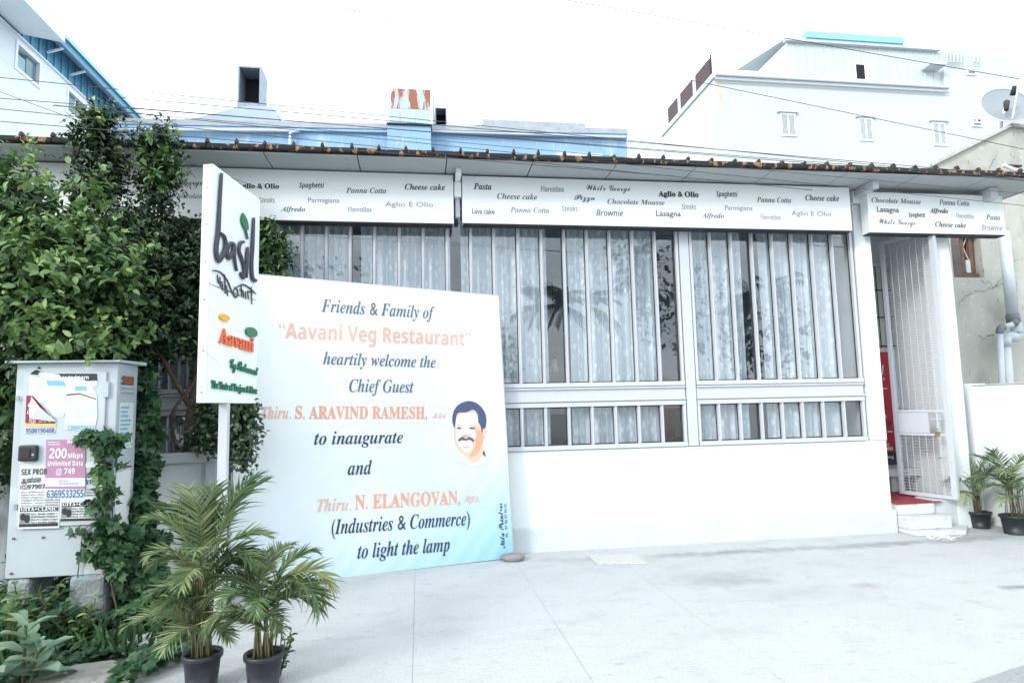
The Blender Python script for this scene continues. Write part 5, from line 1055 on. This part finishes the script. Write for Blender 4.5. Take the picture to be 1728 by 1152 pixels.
# white building at the left with blue roof
def left_building():
    X = -8.35
    r = thing('white_building', 'tall white building at the left with a blue sheet roof and eaves', 'building', (X, 14, 0))
    P = lambda x, y, dx=0: on_x(x, y, X+dx)
    zt = P(150, 175).z                                   # top of white wall below the blue cladding
    e1 = on_x(36, 0, -8.0); EZ = 10.2
    top_wall = on_x(110, 138, X).z
    ztw = 9.0
    # windows cut as gaps: wall pieces are laid round them
    w1 = (on_x(26, 80, X).y, on_x(70, 100, X).y); w2 = (on_x(112, 165, X).y, on_x(147, 195, X).y); w3 = (on_x(154, 205, X).y, on_x(175, 215, X).y)
    zt1 = on_x(26, 62, X).z; zb1 = on_x(62, 146, X).z; zt2 = on_x(112, 148, X).z; zb2 = on_x(130, 205, X).z
    zt_ = (zt1+zt2)/2; zb_ = min(zb1, zb2)
    ys_ = [9.0, w1[0], w1[1], w2[0], w2[1], w3[0], w3[1], 24.0]
    box('wall', WHITE, r, X-6, 9.0, 0, X, 24.0, zb_-.002)
    for i in range(0, 7, 2): box('wall', WHITE, r, X-.3, ys_[i]+.001, zb_, X, ys_[i+1]-.001, zt_)
    box('wall', WHITE, r, X-.3, 9.0, zt_+.002, X, 24, zt_+.12)
    box('room_back', BLACKIN, r, X-1.5, 9.0, zb_, X-1.4, 24, EZ-.3)
    box('end_wall', WHITE, r, X-6, 8.8, 0, X, 8.997, EZ-.3)
    for (ya, yb_, op) in ((w1[0], w1[1], 0), (w2[0], w2[1], 1), (w3[0], w3[1], 1)):
        w = bpy.data.objects.new('window', None); COL.objects.link(w); w.parent = r; L = yb_-ya
        MB().box(X-.12, ya, zb_, X+.02, ya+.07, zt_).box(X-.12, yb_-.07, zb_, X+.02, yb_, zt_).box(X-.12, ya+.071, zt_-.07, X+.02, yb_-.071, zt_-.001).box(X-.12, ya+.071, zb_+.001, X+.02, yb_-.071, zb_+.07).build('frame', SIGNW, w)
        s0 = ya+.08+(L*.45 if op == 0 else 0); s1 = s0+L*.45
        MB().box(X-.08, s0, zb_+.072, X-.06, s1, zt_-.072).build('pane', GLASSB, w); MB().box(X-.085, s1-.04, zb_+.072, X-.055, s1, zt_-.072).build('sash', SIGNW, w)
    # blue cladding strips
    y = 9.0; z0 = zt_+.122
    while y < 23.9:
        MB().box(X-.10, y+.004, z0, X-.02, y+.30, EZ+.3).build('cladding_panel', BLUESH, r); MB().box(X-.019, y+.12, z0, X+.012, y+.17, EZ+.3).build('cladding_rib', BLUESH, r); y += .304
    MB().box(X-.02, 9.0, z0-.03, X+.05, 24, z0-.001).build('flashing', SIGNW, r)
    # eaves
    Ee = -8.0; ye = 8.0
    while ye < 22.6:
        MB().hexa([(X+.01, ye+.01, EZ+.10), (Ee-.02, ye+.01, EZ-.05), (Ee-.02, ye+.44, EZ-.05), (X+.01, ye+.44, EZ+.10)], [(X+.01, ye+.01, EZ+.13), (Ee-.02, ye+.01, EZ-.02), (Ee-.02, ye+.44, EZ-.02), (X+.01, ye+.44, EZ+.13)]).build('soffit_sheet', PIPE, r); ye += .45
    MB().box(Ee-.02, 8.0, EZ-.14, Ee+.04, 22.8, EZ+.02).build('fascia', BLUESH, r)
    MB().hexa([(Ee+.10, 8.0, EZ+.021), (Ee+.10, 22.9, EZ+.021), (-11.5, 22.9, EZ+.9), (-11.5, 8.0, EZ+.9)], [(Ee+.10, 8.0, EZ+.12), (Ee+.10, 22.9, EZ+.12), (-11.5, 22.9, EZ+1.0), (-11.5, 8.0, EZ+1.0)]).build('roof', CYANR, r)
    for yy in (15.2, 16.2, 18.8, 19.3): MB().bar((X, yy, EZ-.28), (Ee-.02, yy, EZ-.16), .05, .04).build('eave_bracket', SIGNW, r)
    # projecting sunshades of the nearer part
    MB().slab([(X, 9.0, 9.75), (X+.9, 9.0, 9.6), (X+.9, 14.2, 9.6), (X, 14.2, 9.75)], (0, 0, .55)).build('sunshade', WHITE, r, bevel=.02)
    MB().box(X, 9.0, 6.55, X+.75, 13.0, 7.0).build('sunshade', WHITE, r, bevel=.02)
    MB().box(X-.02, 9.0, 7.0, X+.55, 13.9, 8.05).build('parapet', WHITE, r, bevel=.02)
    a1, a2 = on_x(2, 190, X), on_x(22, 218, X); v = bpy.data.objects.new('vent_window', None); COL.objects.link(v); v.parent = r
    MB().box(X-.01, a1.y, a2.z, X+.05, a2.y, a1.z).build('frame', SIGNW, v); MB().box(X+.051, a1.y+.08, a2.z+.08, X+.055, a2.y-.08, a1.z-.08).build('opening', BLACKIN, v)
    for i in range(3): zq = a2.z+.14+i*(a1.z-a2.z-.2)/3; MB().box(X+.056, a1.y+.08, zq, X+.07, a2.y-.08, zq+.03).build('louvre', SIGNW, v)
left_building()

# large white building at the right
def right_building():
    Y = 22
    r = thing('white_building', 'large pale white block at the upper right with a metal shed on top', 'building', (16, Y, 0))
    xa = 11.28; zt = 14.2
    box('wall', RWB, r, xa, Y, 0, 27.5, 27.2, 14.0)
    MB().box(xa-.08, Y-.10, 14.003, 21.3, 27.3, 14.22).build('parapet_band', RWB, r, bevel=.02)
    MB().tube([(xa, Y-.14, 14.12), (21.3, Y-.14, 14.12)], .05, 8).build('pipe', PIPE, r)
    MB().tube([(xa, Y-.12, 13.95), (21.3, Y-.12, 13.95)], .03, 8).build('pipe', PIPE, r)
    box('wall', RWB, r, 21.35, Y+.1, 14.003, 24.9, 27, 15.7); box('wall', RWB, r, 21.6, Y+.4, 15.703, 24.3, 26, 16.35)
    def win(x0, y0, x1, y1, kind):
        a, b = on_y(x0, y0, Y), on_y(x1, y1, Y); w = bpy.data.objects.new('window', None); COL.objects.link(w); w.parent = r; t = .07
        L_, R_, T_, B_ = a.x, b.x, a.z, b.z
        MB().box(L_, Y-.05, B_, L_+t, Y-.002, T_).box(R_-t, Y-.05, B_, R_, Y-.002, T_).box(L_+t+.001, Y-.05, T_-t, R_-t-.001, Y-.002, T_).box(L_+t+.001, Y-.05, B_, R_-t-.001, Y-.002, B_+t).box((L_+R_)/2-.04, Y-.055, B_+t+.001, (L_+R_)/2+.04, Y-.003, T_-t-.001).build('frame', SIGNW, w)
        mid = (L_+R_)/2
        MB().box(L_+t+.002, Y-.03, B_+t+.002, mid-.041, Y-.004, T_-t-.002).build('pane', mat('pane_grey', (.22, .27, .34), .2), w); MB().box(mid+.041, Y-.03, B_+t+.002, R_-t-.002, Y-.004, T_-t-.002).build('pane', MATS['pane_grey'], w)
        for i in range(1, 4):
            for (p, q) in ((L_+t, mid-.04), (mid+.04, R_-t)):
                xx = p+(q-p)*i/4; MB().box(xx-.012, Y-.045, B_+t+.003, xx+.012, Y-.031, T_-t-.003).build('bar', PIPE, w)
        MB().box(L_-.1, Y-.12, T_+.01, R_+.1, Y-.002, T_+.07).build('hood', RWB, w)
    win(1315, 191, 1344, 231, 0); win(1447, 199, 1474, 239, 0); win(1571, 206, 1598, 247, 0)
    def vent(x0, y0, x1, y1, Yv):
        a, b = on_y(x0, y0, Yv), on_y(x1, y1, Yv); v = bpy.data.objects.new('vent_window', None); COL.objects.link(v); v.parent = r
        MB().box(a.x, Yv-.06, b.z, b.x, Yv-.003, a.z).build('frame', SIGNW, v); m_ = (a.x+b.x)/2; MB().box(a.x+.06, Yv-.065, b.z+.22, m_-.04, Yv-.0605, a.z-.06).build('pane', GLASSB, v); MB().box(m_+.04, Yv-.065, b.z+.22, b.x-.06, Yv-.0605, a.z-.06).build('opening', BLACKIN, v); MB().box(a.x+.06, Yv-.065, b.z+.06, b.x-.06, Yv-.0605, b.z+.15).build('opening', PIPEJ, v)
    vent(1638, 200, 1656, 215, Y); vent(1629, 115, 1646, 128, Y+.1)
    # rooftop shed with standing seams; its left end slopes back
    zs0, zs1 = 14.23, 15.85; xs0 = 14.55; x = xs0
    while x < 21.2: MB().box(x+.004, Y+.25, zs0, x+.40, Y+.30, zs1).build('sheet_panel', SHED, r); MB().box(x-.01, Y+.22, zs0, x+.03, Y+.249, zs1).build('seam', SHED, r); x += .404
    box('shed_core', SHED, r, xs0+.01, Y+.31, zs0, 21.2, 26, zs1-.02); 
    MB().box(xs0-.1, Y+.08, zs1+.001, 21.3, Y+.3, zs1+.07).build('eave_gutter', PIPE, r); MB().slab([(xs0-.1, Y+.08, zs1+.072), (21.2, Y+.08, zs1+.072), (21.2, 26, zs1+.9), (xs0-.1, 26, zs1+.9)], (0, 0, .06)).build('roof', SHED, r)
    MB().box(15.3, Y+.02, zs1+.14, 19.6, Y+.45, zs1+.40).build('blue_strip', mat('sky_blue_sheet', (.25, .60, .78), .5), r)
    a, b = on_y(1441, 108, Y+.2), on_y(1477, 138, Y+.2); w = bpy.data.objects.new('shed_window', None); COL.objects.link(w); w.parent = r; m_ = a.x+(b.x-a.x)*.48
    MB().box(a.x, Y+.15, b.z, b.x, Y+.22, a.z).build('frame', SIGNW, w); MB().box(a.x+.04, Y+.14, b.z+.05, m_-.02, Y+.149, a.z-.05).build('opening', BLACKIN, w); MB().box(m_+.05, Y+.14, b.z+.05, b.x-.06, Y+.149, a.z-.05).build('pane', CURT2, w)
    # slatted brown screens on the side parapet between white posts
    ysd = [Y+.2, Y+1.75, Y+3.3, Y+4.7]
    for i in range(3):
        for k_ in range(5): zk = 14.3+k_*.15; MB().box(xa+.02, ysd[i]+.15, zk, xa+.07, ysd[i+1]-.15, zk+.135).build('screen_slat', BROWNS, r)
        box('screen_post', RWB, r, xa, ysd[i+1]-.14, 14.22, xa+.3, ysd[i+1]+.14, 15.05, bevel=.03)
    MB().box(xa+.08, ysd[0]+.14, 14.22, xa+.13, ysd[0]+.2, 15.2).build('screen_frame', BROWNS, r)
    # rust streak fixed as a thin strip of rusted pipe strap
    MB().slab([on_y(1209, 128, Y-.013), on_y(1216, 128, Y-.013), on_y(1220, 165, Y-.013), on_y(1221, 193, Y-.013), on_y(1219, 193, Y-.013), on_y(1214, 160, Y-.013)], (0, .008, 0)).build('rust_streak', mat('rust_streak', (.62, .48, .36), .8, noise=(3, .8, (.72, .62, .52))), r)
    for px in (1598, 1604, 1610, 1616, 1622, 1644, 1650): a, b = on_y(px, 75+random.uniform(-14, 6), Y-.1), on_y(px, 106, Y-.1); MB().tube([tuple(a), tuple(b)], .035, 6).build('vent_pipe', RWB, r)
    a, b = on_y(1572, 112, Y-.2), on_y(1572, 112, Y-.2); a2, b2 = on_y(1565, 112, Y-.1), on_y(1592, 114, Y-.1); MB().box(a2.x, Y-.3, a2.z, b2.x, Y+.2, a2.z+.1).build('ledge', RWB, r)
right_building()

# cracked plaster house
def cracked_house():
    Y = 9.4
    r = thing('cracked_house', 'old cracked plaster house wall with a broken window opening at the right', 'building', (9.6, Y, 0))
    pts = [on_y(*q, Y) for q in ((1603, 395), (1660, 395), (1654, 466), (1604, 470))]
    wx0, wx1 = pts[0].x+.0, on_y(1657, 430, Y).x; wz0, wz1 = on_y(1630, 468, Y).z, 4.38
    x0 = 7.6; x1 = 14; G0 = on_y(1560, 290, Y); G1 = on_y(1702, 216, Y); lowz = on_y(1600, 262, Y)
    box('wall', CRACK, r, x0, Y, 0, x1, Y+.3, wz0-.001); box('wall', CRACK, r, x0, Y, wz0, wx0-.001, Y+.3, wz1); box('wall', CRACK, r, wx1+.001, Y, wz0, x1, Y+.3, wz1)
    MB().slab([(x0, Y, wz1+.001), (x1, Y, wz1+.001), (x1, Y, G1.z-.05), (G1.x, Y, G1.z), (x0, Y, G0.z-(G0.x-x0)*.45)], (0, .3, 0)).build('gable_wall', CRACK, r)
    MB().bar((x0-.1, Y+.1, G0.z-(G0.x-x0)*.45-.01), (G1.x, Y+.1, G1.z+.03), .34, .05).build('gable_coping', WSTONE, r)
    MB().bar((G1.x, Y+.1, G1.z+.03), (x1, Y+.1, G1.z-.02), .34, .05).build('gable_coping', WSTONE, r)
    box('side_wall', CRACK, r, x0, Y+.301, 0, x0+.2, 13, 4.5)
    w = bpy.data.objects.new('broken_window', None); COL.objects.link(w); w.parent = r
    MB().box(wx0-.05, Y+.31, wz0-.1, wx1+.05, Y+.34, wz1+.1).build('dark_back', BLACKIN, w)
    MB().box(wx0, Y+.02, wz0+.001, wx0+.18, Y+.24, wz1-.001).build('exposed_edge', mat('exposed_brick', (.17, .13, .12), .95, noise=(9, .8, (.10, .08, .08))), w)
    MB().box(wx0+.26, Y+.10, wz0, wx0+.33, Y+.16, wz1).build('wooden_frame', WOODO, w); MB().box(wx1-.14, Y+.10, wz0, wx1-.07, Y+.16, wz1).build('wooden_frame', WOODO, w); MB().box(wx0+.19, Y+.08, wz0+.01, wx1-.01, Y+.18, wz0+.09).build('wooden_frame', WOODO, w)
    for i in range(5): xx = wx0+.36+i*.045; MB().tube([(xx, Y+.13, wz0+.1), (xx+.02, Y+.13, wz1)], .006, 6).build('bar', RUST, w)
    MB().bar((wx0+.33, Y+.12, wz0+.55), (wx1-.14, Y+.12, wz0+.30), .02, .012).build('bar', PIPE, w); MB().bar((wx0+.33, Y+.12, wz0+.55), (wx1-.14, Y+.12, wz0+.75), .02, .012).build('bar', PIPE, w)
    MB().box(wx0+.34, Y+.09, wz0+.10, wx1-.15, Y+.12, wz0+.32).build('loose_board', PIPE, w)
    # cracks as thin recessed dark lines
    for line, wd_ in (([(1618, 511), (1630, 500), (1646, 492), (1660, 491), (1672, 486), (1684, 482), (1694, 478)], .010), ([(1655, 470), (1662, 480), (1668, 474), (1676, 486), (1684, 478)], .008), ([(1680, 482), (1690, 470), (1712, 440), (1728, 436)], .006), ([(1650, 567), (1660, 570), (1672, 566), (1678, 566)], .02), ([(1680, 262), (1672, 280), (1664, 292)], .01)):
        p = [tuple(on_y(x, y, Y)) for x, y in line]; mb = MB()
        q = [];
        for i in range(len(p)-1):
            for k_ in range(6): t = k_/6; q.append(Vector(p[i]).lerp(Vector(p[i+1]), t)+Vector((random.uniform(-.012, .012), 0, random.uniform(-.025, .025))))
        mb.tube(q+[Vector(p[-1])], [wd_*.5*random.uniform(.15, 1) for _ in range(len(q)+1)], 5, flat=((0, -1, 0), .003)).build('crack', DARKJ, r)
cracked_house()
# drain pipes
Yp = 9.15
dp = thing('drain_pipe', 'thick grey drain pipe with elbows on the cracked wall', 'pipe', tuple(on_y(1700, 640, Yp)))
Q = lambda *a: [tuple(on_y(x, y, Yp)) for x, y in a]
MB().tube(Q((1694, 392), (1709, 536)), .085, 14).build('pipe_run', PIPE, dp, smooth=True); MB().tube(Q((1708, 530), (1711, 545)), .10, 14).build('pipe_joint', PIPEJ, dp, smooth=True)
MB().tube(smooth_line(Q((1712, 540), (1716, 560), (1714, 568), (1700, 568), (1694, 572), (1694, 582)), 4), .088, 12).build('pipe_bend', PIPE, dp, smooth=True)
MB().tube(Q((1695, 578), (1705, 700)), .085, 14).build('pipe_run', PIPE, dp, smooth=True); MB().tube(Q((1694, 568), (1695, 584)), .10, 14).build('pipe_joint', PIPE, dp, smooth=True)
dq = thing('drain_pipe', 'thin grey pipe with a black elbow left of the thick drain pipe', 'pipe', tuple(on_y(1690, 640, Yp-.15))); Yp -= .15
MB().tube(Q((1716, 545), (1690, 553)), .045, 10).build('pipe_run', PIPE, dq, smooth=True); MB().tube(smooth_line(Q((1694, 552), (1688, 554), (1687, 562)), 4), .055, 10).build('elbow', PIPEJ, dq, smooth=True); MB().tube(Q((1687, 562), (1694, 700)), .045, 10).build('pipe_run', PIPE, dq, smooth=True); MB().tube(Q((1708, 543), (1714, 546)), .065, 12).build('pipe_cap', PIPEJ, dq, smooth=True)
# compound wall
cw = thing('compound_wall', 'white painted compound wall at the right behind the potted palms', 'wall', (7.25, 5, 0))
box('wall', WHITE, cw, 7.20, -.5, 0, 7.40, 7.48, 1.765, bevel=.01); box('corner_pier', WHITE, cw, 7.16, 7.482, 0, 7.40, 7.62, 1.80, bevel=.01); box('wall', WHITE, cw, 6.885, 7.625, 0, 7.4, 7.75, 1.745, bevel=.01)
box('coping', WSTONE, cw, 7.19, -.5, 1.767, 7.41, 7.475, 1.785, bevel=.006)

# satellite dish
def dish():
    Y = 9.5; c = on_y(1697, 180, Y); r = thing('satellite_dish', 'round grey satellite dish on the gable of the cracked house', 'satellite dish', (c.x, Y, on_y(1700, 216, Y).z))
    rad = 36/FPX*(c-CAMP).dot(CF); ax = Vector((-.35, -.78, .52)).normalized(); sx = ax.cross(Vector((0, 0, 1))).normalized(); sy = sx.cross(ax)
    mb = MB(); n = 36
    for k_ in range(8):
        rr = rad*k_/7; dp_ = (rr/rad)**2*rad*.22
        for j in range(n): a = 6.2832*j/n; mb.v.append(c+sx*math.cos(a)*rr*.98+sy*math.sin(a)*rr*1.3+ax*(dp_-.05))
    for k_ in range(7):
        for j in range(n): a = k_*n+j; b = k_*n+(j+1) % n; mb.f.append((a, b, b+n, a+n))
    d_ = mb.build('reflector', DISHM, r, smooth=True); sd = d_.modifiers.new('solid', 'SOLIDIFY'); sd.thickness = .012
    rim = [c+sx*math.cos(a)*rad*.98+sy*math.sin(a)*rad*1.3+ax*(rad*.22-.05) for a in [6.2832*i/36 for i in range(37)]]; MB().tube(rim, .012, 6).build('rim', PIPE, r)
    f = c+ax*.42-sy*.08; MB().tube([c-sy*rad*.95, f-sy*.1], .016, 8).build('feed_arm', SIGNW, r); MB().tube([f+sy*.05, f-ax*.14], [.03, .045], 12).build('receiver', DARKJ, r, smooth=True)
    lo = c+sx*.12-sy*.30+ax*.16; MB().tube([c+sx*.02-sy*.02+ax*.10, lo], [.05, .035], 10).build('motor', DARKJ, r, smooth=True)
    MB().tube([c+ax*(-.04), c+Vector((-.12, 0, -.28)), (c.x-.12, Y+.05, on_y(1700, 216, Y).z-.12)], .03, 10).build('mast', SIGNW, r, smooth=True)
dish()
# pole arm at the far right under the gable
ag = thing('street_bracket', 'white bracket arm with a dark fitting on the cracked gable at the right edge', 'bracket', tuple(on_y(1700, 285, 9.1)))
MB().bar(on_y(1693, 279, 9.1), on_y(1728, 293, 9.1), .05, .04).build('arm', SIGNW, ag); MB().bar(on_y(1700, 280, 9.15), on_y(1722, 281, 9.15), .06, .03).build('arm', DARKJ, ag)
MB().bar(on_y(1640, 300, 9.2), on_y(1690, 294, 9.2), .1, .10).build('dark_flashing', DARKJ, ag)

# ================================================================== OVERHEAD WIRES
def wire(label, a, b, Y, rr=.006, sag=.0):
    A, B_ = on_y(*a, Y), on_y(*b, Y); d = B_-A; p0 = A-d*1.3; p1 = B_+d*.9; pts = [p0.lerp(p1, i/24) for i in range(25)]
    for i, q in enumerate(pts): q.z += -sag*(1-((i-12)/12)**2)+sag
    o = MB().tube(pts, rr, 5).build('overhead_wire', WIRE, smooth=True); tag(o, label, 'cable', 'overhead wires crossing the street front')
wire('uppermost of the long dark wires from the left edge across the blue wall', (0, 131), (1140, 245), 5.9, .0035)
wire('second dark wire from the top at the left edge', (0, 166), (1140, 255), 5.9, .0035)
wire('dark wire crossing the sunlit tip of the tree from the left edge', (0, 184), (780, 262), 5.8, .0035)
wire('lowest of the dark wires leaving the left edge', (0, 205), (640, 257), 5.8, .0035)
wire('steep thin wire from the left edge down to the canopy', (0, 155), (237, 243), 6.3, .003)
wire('wire running across the top of the large white block at the right', (1183, 40), (1728, 135), 7.0, .0045)
wire('wire crossing the lower part of the large white block at the right', (1100, 122), (1728, 252), 7.0, .004)
wire('pale wire hanging in front of the soffit over the middle menu board', (1100, 282), (1728, 347), 6.3, .0035)
wire('pale wire close above the soffit wire at the right end', (1100, 270), (1728, 327), 6.3, .003)
wire('dark wire just over the tile edge at the right', (1140, 246), (1728, 297), 6.2, .004)
wire('second dark wire just over the tile edge at the right', (1140, 257), (1728, 305), 6.25, .004)

# ================================================================== ACROSS THE STREET (seen mirrored in the windows)
ob = thing('apartment_block', 'plain pale apartment block across the street behind the viewer', 'building', (-4, -22, 0))
box('wall', mat('tan_wall', (.34, .33, .30), .9), ob, -9, -30, 0, -1, -20, 6.4); box('parapet', MATS['tan_wall'], ob, -9.1, -20.1, 6.403, -.9, -19.9, 7.2)
for i in range(4):
    for z in (1.6, 4.4): box('window', GLASSB, ob, -8.4+i*2, -19.99, z, -7.4+i*2, -19.9, z+1.2)
def far_tree(label, x, y, h, r_, m=LEAF_B, n=2200, name='tree'):
    t = thing(name, label, 'tree', (x, y, 0)); MB().tube([(x, y, 0), (x+.1, y, h*.4), (x, y+.2, h*.8)], [.22, .16, .06], 8).build('trunk', BARK, t)
    bl_ = [(x+random.uniform(-.5, .5)*r_, y+random.uniform(-.5, .5)*r_, h*random.uniform(.55, .95), r_*.5, r_*.5, r_*.45) for _ in range(9)]
    foliage('crown', t, bl_, n//6, 6, .28, m, shell=.3, twl=.5)
far_tree('leafy tree across the street at the left, behind the viewer', -5.5, -13, 7.5, 3.4)
far_tree('tall airy tree across the street at the right, behind the viewer', 10.2, -13, 9.5, 2.6, n=1500)
far_tree('bushy tree across the street behind the viewer, right of the apartment block', 3.5, -19, 5.6, 3.4)
far_tree('spreading tree across the street at the far right, behind the viewer', 17, -18, 7.2, 4.5)
def far_palm(label, x, y, h):
    t = thing('coconut_palm', label, 'palm tree', (x, y, 0)); MB().tube(smooth_line([(x, y, 0), (x+.3, y, h*.5), (x+.2, y, h)], 6), .16, 8).build('trunk', BARK, t)
    PP, DD, UU, SS, TT = [], [], [], [], []
    for k_ in range(16):
        a = k_*2.4; e = random.uniform(-.2, 1.1); d = Vector((math.cos(a)*math.cos(e), math.sin(a)*math.cos(e), math.sin(e))); p_ = Vector((x+.2, y, h))
        for i in range(14):
            d = (d+Vector((0, 0, -.07))).normalized(); p_ = p_+d*.2; sd = d.cross(Vector((0, 0, 1))).normalized()
            for s_ in (-1, 1): PP.append(tuple(p_)); DD.append(tuple(sd*s_+d*.6+Vector((0, 0, -.45)))); UU.append((0, 0, 1)); SS.append(.75); TT.append(.3)
    V, F_, T_ = place_leaves(PP, DD, UU, np.array(SS), np.array(TT), LV*np.array([.28, 1, 1])); o = link('crown', arr_mesh('crown', V-np.array(wloc(t)), F_, LEAF_B, T_, True), t); o['kind'] = 'stuff'
far_palm('coconut palm across the street, nearer the middle, behind the viewer', 9.5, -27, 8.6); far_palm('coconut palm across the street, further right, behind the viewer', 14.6, -27, 10.2); far_palm('coconut palm across the street at the far right, behind the viewer', 22, -26, 9.2)
